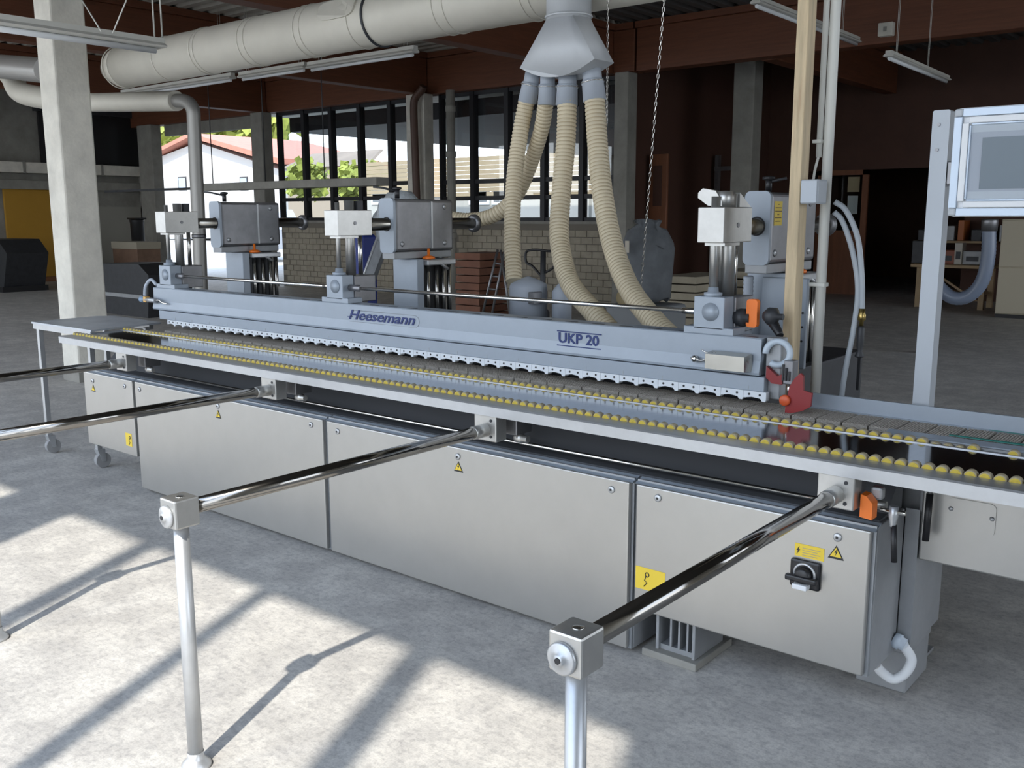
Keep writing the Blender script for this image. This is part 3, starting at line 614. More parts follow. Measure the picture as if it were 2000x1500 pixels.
for i, (dx, lb) in enumerate(((0, 'clear air hose hanging beside the conduit, ending in a brass coupling'), (.028, 'clear air hose hanging outermost, reaching down to the rail'))):
    ah = thing('air_hose', lb, 'hose', (-1.36, 3.80, .9), 'clear air hoses by the timber post')
    q = [(-1.47, 3.78, 1.70), (-1.43+dx, 3.80, 1.665), (-1.385+dx, 3.82, 1.56), (-1.362+dx, 3.83, 1.40), (-1.357+dx, 3.84, 1.26)]
    if i: q = [(-1.47, 3.78, 1.66), (-1.44, 3.80, 1.62), (-1.40, 3.82, 1.50), (-1.375, 3.83, 1.35), (-1.385, 3.83, 1.18), (-1.41, 3.82, .95), (-1.44, 3.82, .40)]
    MB().tube(spline(q, 8), .011, 12).build('hose', mat('milky_hose', (.44, .48, .52), .3), ah)
    if not i:
        MB().lathe((-1.357, 3.84, 1.26), (0, 0, -1), [(-.02, .013), (0, .013), (.004, .016), (.025, .016), (.03, .009), (.05, .009)], 12).build('coupling', mat('brass', (.45, .33, .12), .3, 1.0), ah)
        MB().lathe((-1.357, 3.84, 1.21), (0, 0, -1), [(0, .010), (.01, .014), (.08, .014), (.10, .010), (.12, .018), (.125, .018), (.13, .006), (.26, .006)], 12).build('nozzle', m_dark, ah)

# ================================================================== EXTRACTION DUCT, FUNNEL AND HOSES
DY, DZ, DR = 5.15, 3.09, .195
du = thing('extraction_duct', 'big round beige extraction duct under the roof', 'duct', (-5.5, DY, DZ))
MB().cyl((-9.15, DY, DZ), (-1.0, DY, DZ), DR, 40).build('duct_pipe', m_duct, du)
def ring(x, r=.006): MB().torus((x, DY, DZ), (1, 0, 0), DR+.001, r, 40, 6).build('seam_ring', m_duct, du)
for px in (232, 330, 405, 412, 500, 512, 610, 622, 715, 880, 900, 1046, 1062): ring(P(px, 80, DY).x)
MB().torus((P(745, 60, DY).x, DY, DZ), (1, 0, 0), DR+.004, .011, 40, 8).build('clamp_band', m_dark, du)
xa, xb = P(628, 28, DY-.15).x, P(700, 28, DY-.15).x
b = MB(); rings = []
for dr in (0, .014):
    rg_ = []
    for i in range(28):
        t = i*math.tau/28; cx = (xa+xb)/2+(xb-xa)/2*math.copysign(abs(math.cos(t))**.5, math.cos(t)); a = math.radians(205)+.42*math.copysign(abs(math.sin(t))**.6, math.sin(t))
        rg_.append((cx, DY+math.cos(a+math.pi*0)*(DR+dr)*1, DZ-math.sin(a)*(DR+dr)*1))
    rings.append(rg_)
b.loft(rings, True).build('inspection_cover', m_duct, du)
b = MB().lathe((-9.15, DY, DZ), (-1, 0, 0), [(0, DR+.004), (.02, DR+.004), (.08, DR*.97), (.2, DR*.75), (.28, DR*.6)], 32).build('end_reducer', m_duct, du)
# branch duct: bend at the far left, run behind the white column, drop pipe by the gate
bd = thing('branch_duct', 'smaller grey branch duct with a bend dropping beside the gate', 'duct', (-8, 5.6, 1.2))
Yb = 5.6
q = [P(-60, 120, Yb), P(-5, 130, Yb), P(22, 150, Yb), P(40, 180, Yb), P(90, 192, Yb), P(140, 198, Yb)]
MB().tube(spline(q, 8), .13, 24).build('bend', m_duct, bd)
q = resample(spline([P(-60, 128, Yb-.35), P(0, 130, Yb-.35), P(90, 138, Yb-.35)], 8), .035)
MB().tube(q, [.125+.012*(i % 2) for i in range(len(q))], 20).build('flexible_sleeve', mat('alu_flex', (.45, .44, .42), .4, .5), bd)
q = [P(140, 198, Yb), P(185, 200, Yb), P(260, 199, Yb), P(345, 197, Yb)]
MB().tube(spline(q, 5), [.10]*16, 20).build('run', m_duct, bd)
q = [P(335, 197, Yb), P(362, 198, Yb), P(376, 212, Yb), P(379, 245, Yb), P(383, 330, Yb), P(389, 460, Yb), P(394, 600, Yb)]
MB().tube(spline(q, 8), .068, 18).build('drop_pipe', mat('galvanised_drop_pipe', (.32, .31, .29), .45, .5), bd)
MB().lathe(P(389, 465, Yb), (0, 0, 1), [(0, .072), (.02, .074), (.04, .072)], 18).build('pipe_joint', m_alud, bd)

# funnel with four hose sockets
yf, yb_ = 4.70, 4.98
fu = thing('extraction_funnel', 'pale sheet metal funnel hanging under the big duct', 'funnel', P(1100, 130, 4.84))
nx = P(1107, 20, 4.84).x; zt = P(1107, 36, 4.84).z
MB().cyl((nx, 4.86, zt-.01), (nx, 4.86, zt+.40), .135, 28).build('neck', m_ductl, fu)
MB().torus((nx, 4.86, zt+.01), (0, 0, 1), .137, .008, 28, 6).build('neck_bead', m_ductl, fu)
pl, pr = P(1015, 124, yf), P(1161, 128, yf); zb = (pl.z+pr.z)/2+.005
cyf, hd = 4.86, .10; xc_ = (pl.x+pr.x)/2; hw = (pr.x-pl.x)/2
def sqr(t, a, c):                     # rectangle outline by angle
    cx_, sy_ = math.cos(t), math.sin(t); k = max(abs(cx_)/a, abs(sy_)/c); return cx_/k, sy_/k
TA = sorted([math.atan2(sg2*hd, sg1*hw) for sg1 in (-1, 1) for sg2 in (-1, 1)]+[math.pi*2*k/36-math.pi for k in range(36)])
ring_b = []; ring_t = []
for t in TA:
    rx, ry = sqr(t, hw, hd); ring_b.append((xc_+rx, cyf-.06+ry, zb-.075*(1-(rx/hw)**2)))
    a2 = math.atan2(ry/hd, rx/hw); ring_t.append((nx+.132*math.cos(a2), 4.86+.132*math.sin(a2), zt))
MB().loft([ring_b, ring_t], True, True).build('hopper', m_ductl, fu)
ym = 4.84
def hose(label, socket, path, r=.058):
    o = thing('suction_hose', label, 'hose', path[-1], 'beige suction hoses')
    MB().tube([socket[0], socket[1]], r*.92, 20).build('socket', m_cuff, o)
    d = (socket[1]-socket[0]).normalized()
    MB().lathe(socket[1], d, [(-.02, r*1.0), (-.012, r*1.1), (0, r*1.1), (.004, r*1.05), (.10, r*1.12), (.102, r)], 20).build('cuff', m_cuff, o)
    MB().torus(socket[1]-d*.006, d, r*1.12, .004, 20, 6).build('hose_clip', m_rod, o)
    pts = resample(spline(path, 14), .0058); rr = [r*(1.0, 1.0, .93, .93)[i % 4] for i in range(len(pts))]
    hb_ = MB().tube(pts, rr, 18); hb_.bm.faces.ensure_lookup_table()
    for i in range(len(pts)-1):
        if i % 4 == 2:
            for k_ in range(18): hb_.bm.faces[i*18+k_].material_index = 1
    hb_.build('hose', [m_hose, m_hoser], o)
    return o
def sock(px, py, qx, qy): return (P(px, py-8, ym), P(qx, qy, ym))
s1 = sock(1041, 150, 1036, 168); s2 = sock(1070, 152, 1069, 172); s3 = sock(1109, 152, 1108, 172); s4 = sock(1155, 142, 1158, 163)
hose('leftmost beige suction hose, dropping to the grey suction pot', s1, [P(1031, 186, 4.84), P(1018, 250, 4.82), P(1005, 345, 4.74), P(1000, 450, 4.62), P(1004, 550, 4.5)], .052)
hose('second beige suction hose, bending off left behind the middle support', s2, [P(1067, 192, 4.84), P(1058, 250, 4.9), P(1036, 320, 4.95), P(1008, 382, 4.95), P(965, 420, 4.9), P(915, 430, 4.85), P(870, 425, 4.8)], .050)
hose('third beige suction hose, hanging straight then curving to the press beam', s3, [P(1108, 192, 4.84), P(1105, 280, 4.80), P(1096, 380, 4.72), P(1093, 470, 4.62), P(1112, 550, 4.48), P(1155, 605, 4.36), P(1190, 645, 4.3)], .060)
hose('rightmost beige suction hose, sweeping right behind the model lettering', s4, [P(1161, 183, 4.84), P(1167, 280, 4.80), P(1177, 380, 4.72), P(1197, 480, 4.62), P(1230, 565, 4.48), P(1280, 630, 4.36), P(1310, 660, 4.3)], .062)
so = thing('suction_pot', 'blue-grey domed suction pot behind the beam under a hose', 'suction pot', (P(1028, 600, 4.5).x, 4.55, 1.0))
cx = P(1026, 600, 4.52).x; zt_ = P(1026, 548, 4.52).z
MB().lathe((cx, 4.55, .98), (0, 0, 1), [(0, .115), (zt_-1.02, .115), (zt_-1.0, .108), (zt_-.975, .06), (zt_-.96, .02), (zt_-.955, 0)], 28).build('drum', m_cuff, so)
MB().box(cx+.085, cx+.13, 4.44, 4.52, zt_-.13, zt_-.06, .004).build('valve_box', m_alud, so)
MB().lathe((cx+.20, 4.62, .98), (0, 0, 1), [(0, .06), (.22, .06), (.26, .03), (.28, 0)], 18).build('side_drum', m_cuff, so)
# chains and hanging wires
ln = MB()
hp = []
for i in range(13):
    t = i/12*math.tau; hp.append((.0085*math.cos(t), 0, .015*math.sin(t)+(.006 if math.sin(t) > 0 else -.006)))
ln.tube(hp, .0026, 5, caps=False); lme = ln.mesh('chain_link'); lme.materials.append(m_rod)
def chain(label, a, c):
    o = thing('hanging_chain', label, 'chain', c); d = c-a; n = int(d.length/.024); e = d.to_track_quat('Z', 'Y').to_euler()
    for i in range(n):
        k = inst('chain_link', lme, o, a+d*(i/n), None, (.68, .68, .68)); k.rotation_mode = 'QUATERNION'; q_ = d.to_track_quat('Z', 'Y')
        from mathutils import Quaternion
        k.rotation_quaternion = q_ @ Quaternion((0, 0, 1), (i % 2)*math.pi/2)
    return o
chain('long steel chain slanting down from the roof behind the press support', P(1302, -60, 4.55), P(1250, 585, 4.9))
chain('thin vertical chain hanging beside the funnel', P(1188, -60, 5.0), P(1185, 250, 5.0))

# ================================================================== LAMPS
def lamp(label, a, c, w=.07, h=.05, wires=()):
    o = thing('strip_lamp', label, 'lamp', (a+c)/2, 'fluorescent strip lamps'); d = (c-a); ax = abs(d.x) > abs(d.y)
    s_ = Vector((0, w, 0)) if ax else Vector((w, 0, 0)); U = Vector((0, 0, h))
    pr_ = [-s_*.55+U, s_*.55+U, s_*.55+U*.4, s_, s_*.8-U*.2, -s_*.8-U*.2, -s_, -s_*.55+U*.4]
    MB().loft([[a+p for p in pr_], [c+p for p in pr_]]).build('housing', m_lampw, o)
    e = d.normalized(); MB().tube([a+e*.05-U*.55, c-e*.05-U*.55], .02, 12).build('tube', m_white, o)
    for t in wires:
        p = a.lerp(c, t)+U; MB().tube([p, p+Vector((0, 0, 4.76-p.z))], .006 if p.y < 5 else .003, 6).build('hanger', m_lampw, o)
        MB().tube([p+e*.06, p+e*.06+Vector((0, 0, 4.76-p.z))], .006 if p.y < 5 else .003, 6).build('hanger', m_lampw, o)
    return o
a = P(316, 92, 3.9); lamp('near white strip lamp hanging across the white column', Vector((a.x, 2.2, a.z)), a, .075, .055, (.97,))
lv_ = thing('lamp_suspension', 'thin V-shaped suspension wires above the near strip lamp', 'wire', P(205, 62, 3.4))
zz = 4.0
MB().tube([P(198, 62, 3.35), P(160, 0, 3.35)], .005, 6).build('wire', m_lampw, lv_); MB().tube([P(220, 65, 3.4), P(247, 0, 3.4)], .005, 6).build('wire', m_lampw, lv_)
for i, (x0, y0, x1, y1, lb) in enumerate(((470, 152, 598, 130, 'strip lamp under the duct, left of the middle column'), (604, 134, 812, 98, 'strip lamp meeting the middle column below the duct'), (240, 186, 455, 150, 'strip lamp farthest left below the duct'))):
    p0, p1 = P(x0, y0, 9.0), P(x1, y1, 9.0); p0.z = p1.z = (p0.z+p1.z)/2; lamp(lb, p0, p1, .07, .07, (.1, .9))
p0 = P(1850, 156, 14.0); lamp('dim strip lamp below the beam at the upper right', Vector((p0.x, 9.9, p0.z)) if False else P(1735, 108, 10.6), p0, .06, .05, (.1, .6))
p0 = P(1675, 82, 13.2); lamp('dim strip lamp in front of the right roof beam', P(1475, 4, 9.2), p0, .06, .06, (.1, .8))

# ================================================================== PIPES ON THE BACK WALL
o = thing('drain_pipe', 'grey drain pipe right of the middle column', 'pipe', (P(881, 400, 13.9).x, 13.9, 0))
x = P(881, 300, 13.9).x; MB().cyl((x, 13.9, 0), (x, 13.9, 4.0), .085, 18).build('pipe', m_concd, o)
for z in (3.6, 2.75, 1.2): MB().lathe((x, 13.9, z), (0, 0, 1), [(0, .09), (.02, .10), (.10, .10), (.12, .09)], 18).build('socket', m_concd, o)
o = thing('drain_pipe', 'brown drain pipe bending down left of the middle column', 'pipe', (P(815, 400, 13.9).x, 13.9, 0))
MB().tube(spline([P(827, 168, 13.7), P(822, 178, 13.7), P(812, 190, 13.7), P(808, 215, 13.7), P(812, 330, 13.7), P(815, 440, 13.7), P(817, 612, 13.7)], 6), .075, 16).build('pipe', mat('brown_pipe', (.09, .045, .03), .5), o)
o = thing('cable_tray', 'long dim cable tray crossing before the open gate', 'cable tray', P(560, 362, 9.7))
p0, p1 = P(402, 362, 9.7), P(745, 362, 9.7); z = P(560, 362, 9.7).z
MB().box(p0.x, p1.x, 9.6, 9.85, z-.05, z+.07, .01).build('tray', m_concd, o)
for k in range(3):
    x = p0.x+(p1.x-p0.x)*(k+.15)/3; MB().cyl((x, 9.7, z+.07), (x, 9.7, 4.76), .008, 6).build('hanger', m_dark, o)
MB().box(p0.x-3.4, p0.x, 9.66, 9.74, z-.02, z+.02).build('rail', m_dark, o)

# ================================================================== LEFT BACKGROUND
XL = -25.1
def lwall(px0, py0, px1, py1, d=.08):
    a, c = PX(px0, py0, XL), PX(px1, py1, XL); return (XL, XL+d, min(a.y, c.y), max(a.y, c.y), min(a.z, c.z), max(a.z, c.z))
o = thing('yellow_panel', 'tall yellow board leaning at the far left wall', 'board', (XL, PX(60, 525, XL).y, 0))
x0_, x1_, y0_, y1_, z0_, z1_ = lwall(18, 526, 125, 368); MB().box(x0_, x1_, y0_, y1_, .12, z1_, .01).build('board', mat('yellow_board', (.50, .27, .03), .6, var=.06, scale=1), o)
MB().box(x0_, x1_+.1, y0_, y1_, 0, .12).build('foot_rail', mat('rust_rail', (.25, .10, .04), .6), o)
o = thing('dark_opening', 'black panel in place of a dark opening high in the left wall', 'opening', (XL, 12, 2.5))  # flat black panel, its colour standing in for a dark opening
x0_, x1_, y0_, y1_, z0_, z1_ = lwall(80, 322, 302, 236); MB().box(x0_, x1_, y0_, y1_-.0, z0_, z1_).build('black_panel', m_black, o)
MB().box(x0_, x1_+.1, y0_-.1, y1_+.1, z1_, z1_+.2).build('head_box', m_dark, o)
o = thing('dark_opening', 'black panel in place of a dark opening at the extreme left edge', 'opening', (XL, 7.5, 2.5))  # second black panel, darkness of an opening put into its colour
MB().box(XL, XL+.08, 6.0, 10.3, 2.6, 4.3).build('black_panel', m_black, o); MB().box(XL, XL+.18, 5.9, 10.4, 4.3, 4.5).build('head_box', m_dark, o)
o = thing('wall_duct', 'pale horizontal duct along the left wall above the yellow board', 'duct', (XL+.3, 9, 2.3))
MB().box(XL+.1, XL+.4, 6, 14.2, PX(250, 345, XL).z, PX(250, 326, XL).z, .01).build('channel', m_conc, o)
for y in (7, 9, 11, 13): MB().box(XL+.1, XL+.42, y, y+.06, PX(250, 345, XL).z-.01, PX(250, 326, XL).z+.01).build('flange', m_concd, o)
o = thing('wall_duct', 'lower horizontal duct along the left wall', 'duct', (XL+.3, 9, 2.0))
MB().box(XL+.1, XL+.35, 6, 14.2, PX(250, 374, XL).z, PX(250, 358, XL).z, .01).build('channel', m_concd, o)
for y in (8, 10, 12): MB().box(XL+.1, XL+.37, y, y+.05, PX(250, 374, XL).z-.01, PX(250, 358, XL).z+.01).build('flange', m_dark, o)
struct(MB().box(XL-.02, XL+.04, 13.0-2.2, 14.25, 0, 1.9).build('wall_left', mat('pale_wall_panel', (.34, .33, .29), .8)))
o = thing('waste_hopper', 'dark steel waste hopper with sloping side at the far left', 'hopper', (-22.5, 9.4, 0))
hb = P(8, 550, 9.4); hx = hb.x
MB().prism([(hx-.9, 9.2, .12), (hx+.45, 9.2, .12), (hx+.75, 9.2, .85), (hx+.35, 9.2, 1.15), (hx-.9, 9.2, 1.15)], (0, .9, 0)).build('bin', m_dark, o)
MB().box(hx-.95, hx+.5, 9.15, 10.15, 0, .12).build('skid', m_black, o)
MB().box(hx-.9, hx+.3, 9.19, 9.24, .95, 1.05).build('red_band', mat('dull_red', (.20, .05, .03), .6), o)
o = thing('black_bin', 'tall black bin on the floor near the left gate column', 'bin', (P(270, 470, 13).x, 13.0, 0))
bp_ = P(270, 470, 13); MB().lathe((bp_.x, 13.0, 0), (0, 0, 1), [(0, .14), (P(270, 435, 13).z, .17), (P(270, 432, 13).z, .185), (P(270, 430, 13).z+.02, .18)], 18).build('body', m_black, o); MB().box(bp_.x-.2, bp_.x+.2, 12.85, 13.15, P(270, 430, 13).z+.02, P(270, 430, 13).z+.06).build('lid', m_black, o)
o = thing('crate_stack', 'wooden crate with pale lid behind the left press support', 'crate', (P(258, 512, 12.2).x, 12.2, 0))
xa, xb = P(236, 500, 12.2).x, P(284, 500, 12.2).x; zc = P(260, 486, 12.2).z; zt2 = P(260, 472, 12.2).z
MB().box(xa, xb, 12.0, 12.6, 0, zc, .01).build('crate', mat('crate_wood', (.20, .12, .08), .7, var=.2, scale=4), o); MB().box(xa-.02, xb+.02, 11.98, 12.62, zc, zt2, .01).build('lid', mat('pale_lid', (.40, .36, .28), .7), o)
o = thing('covered_machine', 'low dark covered machine behind the left end of the beam', 'machine', (P(270, 560, 8.5).x, 8.5, 0))
xa, xb = P(212, 560, 8.6).x, P(318, 560, 8.6).x; z = P(265, 512, 8.6).z
MB().prism([(xa, 8.3, 0), (xb, 8.3, 0), (xb+.1, 8.3, z*.8), (xb-.2, 8.3, z), (xa+.2, 8.3, z*.96), (xa, 8.3, z*.8)], (0, .8, 0)).build('cover', m_dark, o); MB().box(xa+.1, xb-.1, 8.28, 8.32, z*.35, z*.42).build('strap', m_body, o)

# ================================================================== MIDDLE BACKGROUND
o = thing('blue_container', 'deep blue plastic container behind the middle press support', 'container', (P(712, 545, 6.4).x, 6.4, 0))
xa, xb = P(690, 520, 6.4).x, P(708, 520, 6.4).x; z = P(712, 458, 6.4).z
MB().box(xa, xb, 6.4, 6.6, .0, z, .03).build('tank', mat('blue_plastic', (.012, .03, .20), .45), o); MB().cyl(((xa+xb)/2, 6.5, z), ((xa+xb)/2, 6.5, z+.05), .05, 14).build('cap', m_black, o)
o = thing('leaning_board', 'grey dusty panel leaning in front of the blue container', 'board', (P(722, 575, 5.6).x, 5.6, 0))
a1, a2, a3, a4 = P(700, 565, 5.6), P(728, 570, 5.6), P(752, 478, 5.6), P(738, 462, 5.6)
a1 = a4+(a1-a4)*(a4.z/(a4.z-a1.z)); a2 = a1+Vector((.12, 0, 0))
MB().prism([a1, a2, a3, a4], (.0, .05, 0)).build('panel', mat('dusty_grey', (.17, .18, .19), .8, var=.2, scale=15), o); MB().cyl(a4, a1, .012, 8).build('edge_strip', m_alu, o)
o = thing('plastic_wrap', 'crumpled clear plastic wrap behind the middle housing', 'wrap', P(790, 385, 4.75))
b = MB(); c_ = P(780, 432, 4.75)
b.lathe(c_, (.1, -1, .1), [(-.12, .02), (-.10, .17), (-.03, .205), (.05, .20), (.10, .12), (.11, .02)], 26); o_bm = b.bm
for v in o_bm.verts: v.co += Vector((random.uniform(-.012, .012), random.uniform(-.012, .012), random.uniform(-.014, .014)))
MB().cyl((c_.x, c_.y, .99), (c_.x, c_.y, c_.z-.12), .05, 14).build('stand', m_alud, o)
b.build('film', mat('crumpled_film', (.42, .45, .47), .22, 0, var=.25, scale=22, bump=.6, bscale=30), o)
o = thing('plank_pile', 'reddish brown planks piled behind the middle support', 'planks', (P(918, 560, 11.5).x, 11.5, 0))
xa, xb = P(897, 540, 11.5).x, P(946, 540, 11.5).x; z1_ = P(920, 492, 11.5).z
for k in range(9): MB().box(xa+random.uniform(0, .03), xb-random.uniform(0, .03), 11.4, 12.1, z1_*k/9, z1_*(k+.86)/9).build('plank', mat('red_brown_plank', (.20, .085, .05), .7, var=.2, scale=5), o)
o = thing('step_ladder', 'grey step ladder left of the suction hoses', 'ladder', (P(965, 575, 10.5).x, 10.5, 0))
for (a, c) in (((972, 488), (935, 644)), ((985, 492), (955, 644)), ((978, 488), (1000, 644))):
    MB().tube([P(*a, 10.5), P(*c, 10.5)], .018, 8).build('stile', m_alud, o)
for t in (.25, .5, .75): MB().tube([P(972-24*t, 488+102*t, 10.5), P(985-19*t, 492+98*t, 10.5)], .015, 6).build('rung', m_alud, o)
o = thing('pallet_truck', 'hand pallet truck with looped dark handle against bricks', 'pallet truck', (P(1055, 590, 9.5).x, 9.5, 0))
MB().tube(spline([P(1062, 545, 9.5), P(1040, 520, 9.5), P(1028, 512, 9.5), P(1028, 492, 9.5), P(1045, 488, 9.5), P(1068, 490, 9.5), P(1080, 494, 9.5), P(1082, 520, 9.5), P(1066, 532, 9.5)], 6), .016, 8).build('handle', m_black, o)
MB().tube([P(1061, 490, 9.5), P(1060, 560, 9.5), P(1058, 605, 9.5)], .035, 10).build('steering_column', m_dark, o)
MB().lathe((P(1058, 600, 9.5).x, 9.5, .2), (0, 0, 1), [(-.12, .10), (.25, .10), (.32, .05), (.4, .045)], 14).build('pump', m_dark, o)
MB().cyl((P(1058, 600, 9.5).x-.12, 9.5, .09), (P(1058, 600, 9.5).x+.12, 9.5, .09), .09, 16).build('wheel', m_black, o)
for dy in (0, .38): MB().box(P(1058, 600, 9.5).x+.1, P(1058, 600, 9.5).x+1.2, 9.35+dy, 9.5+dy, .06, .13).build('fork', m_body, o)
o = thing('dust_sack', 'big grey dust sack on a dark machine right of the hoses', 'sack', (P(1255, 600, 8.8).x, 8.8, 0))
c_ = P(1262, 590, 8.8); zt2 = P(1262, 432, 8.8).z
b = MB(); b.lathe((c_.x, 8.8, .75), (0, 0, 1), [(0, .20), (.05, .25), (.3, .27), (.55, .28), (zt2-1.0, .27), (zt2-.86, .20), (zt2-.80, .10), (zt2-.75, .12)], 22)
for v in b.bm.verts: v.co += Vector((random.uniform(-.03, .03), random.uniform(-.03, .03), random.uniform(-.03, .03)))
b.build('sack', mat('grey_sack', (.13, .14, .15), .85, var=.2, scale=6), o)
MB().box(c_.x-.33, c_.x+.33, 8.5, 9.1, 0, .72, .04).build('collector', mat('collector_grey', (.20, .21, .22), .6), o)
MB().lathe((c_.x-.05, 8.48, .80), (0, -1, 0), [(0, .09), (.05, .09), (.06, .05), (.07, 0)], 14).build('motor', mat('ochre_cap', (.30, .24, .13), .6), o)
o = thing('label_tag', 'small pale tag hanging on the grey sack', 'tag', P(1226, 480, 8.4)); q = P(1226, 480, 8.44)
MB().box(q.x-.02, q.x+.025, 8.42, 8.43, q.z-.07, q.z+.05).build('tag', mat('paper', (.5, .46, .38), .8), o)
for lb, px0, px1, py0, py1, Y in (('stack of pale boards left of the right press support', 1292, 1352, 537, 592, 10.5), ('stack of pale boards seen right of the clamp cube', 1395, 1455, 527, 590, 11.5)):
    o = thing('board_stack', lb, 'boards', (P(px0, py1, Y).x, Y, 0)); xa, xb = P(px0, py1, Y).x, P(px1, py1, Y).x; z = P((px0+px1)/2, py0, Y).z
    for k in range(8): MB().box(xa-random.uniform(0, .05), xb+random.uniform(0, .05), Y, Y+1.0, .1+(z-.1)*k/8, .1+(z-.1)*(k+.82)/8).build('board', mat('pale_board', (.36, .32, .24), .75, var=.15, scale=3), o)
    for k in (0, 1): MB().box(xa+(xb-xa)*(.1+.7*k), xa+(xb-xa)*(.2+.7*k), Y, Y+1.0, 0, .1).build('skid', m_brown, o)

# ================================================================== RIGHT BACKGROUND
Yd = 20.0
dx0, dx1 = P(1592, 450, Yd).x, P(1690, 450, Yd).x
dd = struct(MB().box(dx0, dx1, Yd, Yd+.06, 0, P(1640, 450, Yd).z).build('door_1', mat('red_brown_door', (.22, .085, .04), .55, var=.18, scale=3, stretch=(4, 4, .4))))
b = MB(); z0_, z1_ = P(1640, 450, Yd).z, 2.55
for x in (dx0, dx1-.12): b.box(x, x+.12, Yd, Yd+.06, z0_, z1_)
b.box(dx0, dx1, Yd, Yd+.06, z1_-.1, z1_); b.build('door_frame', mat('red_brown_door', (.2, .08, .04)), dd)
MB().box(dx0+.12, dx1-.12, Yd+.025, Yd+.035, z0_, z1_-.1).build('pane', m_pane, dd)
o = thing('notice', 'pale paper notice behind the window of the brown door', 'notice', P(1667, 360, Yd+.1)); q0, q1 = P(1655, 375, Yd+.08), P(1680, 345, Yd+.08)
MB().box(q0.x, q1.x, Yd+.08, Yd+.085, q0.z, q1.z).build('sheet', mat('kraft_paper', (.65, .50, .30), .8), o)
o = thing('notice', 'white paper notice lower behind the brown door window', 'notice', P(1665, 400, Yd+.1)); q0, q1 = P(1654, 418, Yd+.08), P(1676, 382, Yd+.08)
MB().box(q0.x, q1.x, Yd+.08, Yd+.085, q0.z, q1.z).build('sheet', mat('white_paper', (.75, .75, .72), .8), o)
# cream cabinets at the right edge
o = thing('cream_cabinet', 'tall cream cupboard with two doors at the right edge', 'cupboard', P(1985, 620, 16.9))
xa = P(1942, 600, 16.9).x; zt2 = P(1960, 428, 16.9).z; zm = P(1960, 522, 16.9).z
MB().box(xa, xa+1.4, 16.95, 17.5, .06, zt2, .01).build('body', mat('cream_laminate', (.50, .45, .34), .5), o)
MB().box(xa+.01, xa+1.39, 16.92, 16.95, .08, zm-.01, .006).build('lower_door', mat('cream_laminate', (.5, .45, .34), .5), o)
MB().box(xa+.01, xa+1.39, 16.92, 16.95, zm+.01, zt2-.02, .006).build('upper_door', mat('cream_laminate', (.5, .45, .34), .5), o)
MB().box(xa, xa+1.4, 16.97, 17.5, 0, .06).build('plinth', m_black, o)
# workbench with clutter
o = thing('workbench', 'cluttered wooden workbench behind the control panel post', 'workbench', P(1880, 600, 18.0)); Yw = 18.0
xa, xb = P(1778, 520, Yw).x, P(1938, 520, Yw).x; zt2 = P(1850, 517, Yw).z
MB().box(xa, xb, Yw, Yw+.8, zt2-.06, zt2, .01).build('bench_top', mat('bench_wood', (.42, .30, .17), .6, var=.15, scale=4), o)
for x in (xa+.1, xb-.2): 
    for y in (Yw+.05, Yw+.65): MB().box(x, x+.09, y, y+.09, 0, zt2-.06).build('leg', mat('bench_wood', (.4, .3, .17)), o)
MB().prism([(xa+.2, Yw+.1, zt2-.06), (xa+.27, Yw+.1, zt2-.06), (xb-.2, Yw+.1, .15), (xb-.27, Yw+.1, .15)], (0, .05, 0)).build('brace', mat('bench_wood', (.4, .3, .17)), o)
MB().box(xa+.15, xb-.15, Yw+.1, Yw+.7, .25, .29).build('shelf', mat('bench_wood', (.4, .3, .17)), o)
def clutter(name, label, cat, px, py0, py1, w_, m, Y=18.3, part='body'):
    a = P(px, py0, Y); z = max(zt2+.001, 0); t_ = thing(name, label, cat, (a.x, Y, z)); h = max(.06, P(px, py1, Y).z-z)
    MB().box(a.x-w_/2, a.x+w_/2, Y-.12, Y+.12, z, z+h, .012).build(part, m, t_); MB().box(a.x-w_*.3, a.x+w_*.3, Y-.125, Y-.118, z+h*.25, z+h*.6).build('front_label', m_dark, t_); return t_
clutter('tool_case', 'red-brown tool case on the workbench', 'case', 1848, 512, 488, .40, mat('case_red', (.28, .08, .04), .5))
clutter('glue_canister', 'white canister on the workbench', 'canister', 1874, 512, 474, .13, mat('canister_white', (.55, .52, .46), .5), 18.25)
clutter('parts_tray', 'grey steel parts tray on the workbench', 'tray', 1902, 512, 490, .34, m_body, 18.3)
clutter('machine_head', 'dark drilling head at the left end of the workbench', 'tool', 1800, 512, 470, .30, m_dark, 18.35)
o = thing('wall_shelf', 'wooden wall shelf with dark goods above the workbench', 'shelf', P(1880, 450, 19.7)); q0, q1 = P(1790, 470, 19.6), P(1940, 470, 19.6)
MB().box(q0.x, q1.x, 19.4, 19.98, q0.z-.03, q0.z+.01).build('board', mat('bench_wood', (.4, .3, .17)), o)
for k in range(7): MB().box(q0.x+.05+k*.24, q0.x+.05+k*.24+random.uniform(.1, .2), 19.5, 19.9, q0.z+.01, q0.z+random.uniform(.15, .45), .01).build('carton', [m_dark, m_brown, m_body, mat('orange_tool', (.4, .12, .03), .5)][k % 4], o)
# clear flexible hose
ch = thing('flexible_hose', 'grey-blue transparent flexible hose looping below the control panel', 'hose', P(1900, 580, 12.0)); Yh = 12.0
q = resample(spline([P(1932, 436, Yh), P(1930, 500, Yh), P(1918, 550, Yh), P(1892, 578, Yh), P(1862, 582, Yh), P(1838, 565, Yh), P(1822, 545, Yh), P(1812, 570, Yh), P(1808, 620, Yh), P(1806, 668, Yh), Vector((P(1806, 668, Yh).x, Yh, .0))], 10), .02)
MB().tube(q, [.075+.005*(i % 2) for i in range(len(q))], 16).build('hose', mat('blue_grey_hose', (.20, .24, .32), .3), ch)
MB().lathe(P(1932, 452, Yh), (0, 0, 1), [(0, .085), (.12, .09), (.14, .085)], 16).build('collar', m_alud, ch)
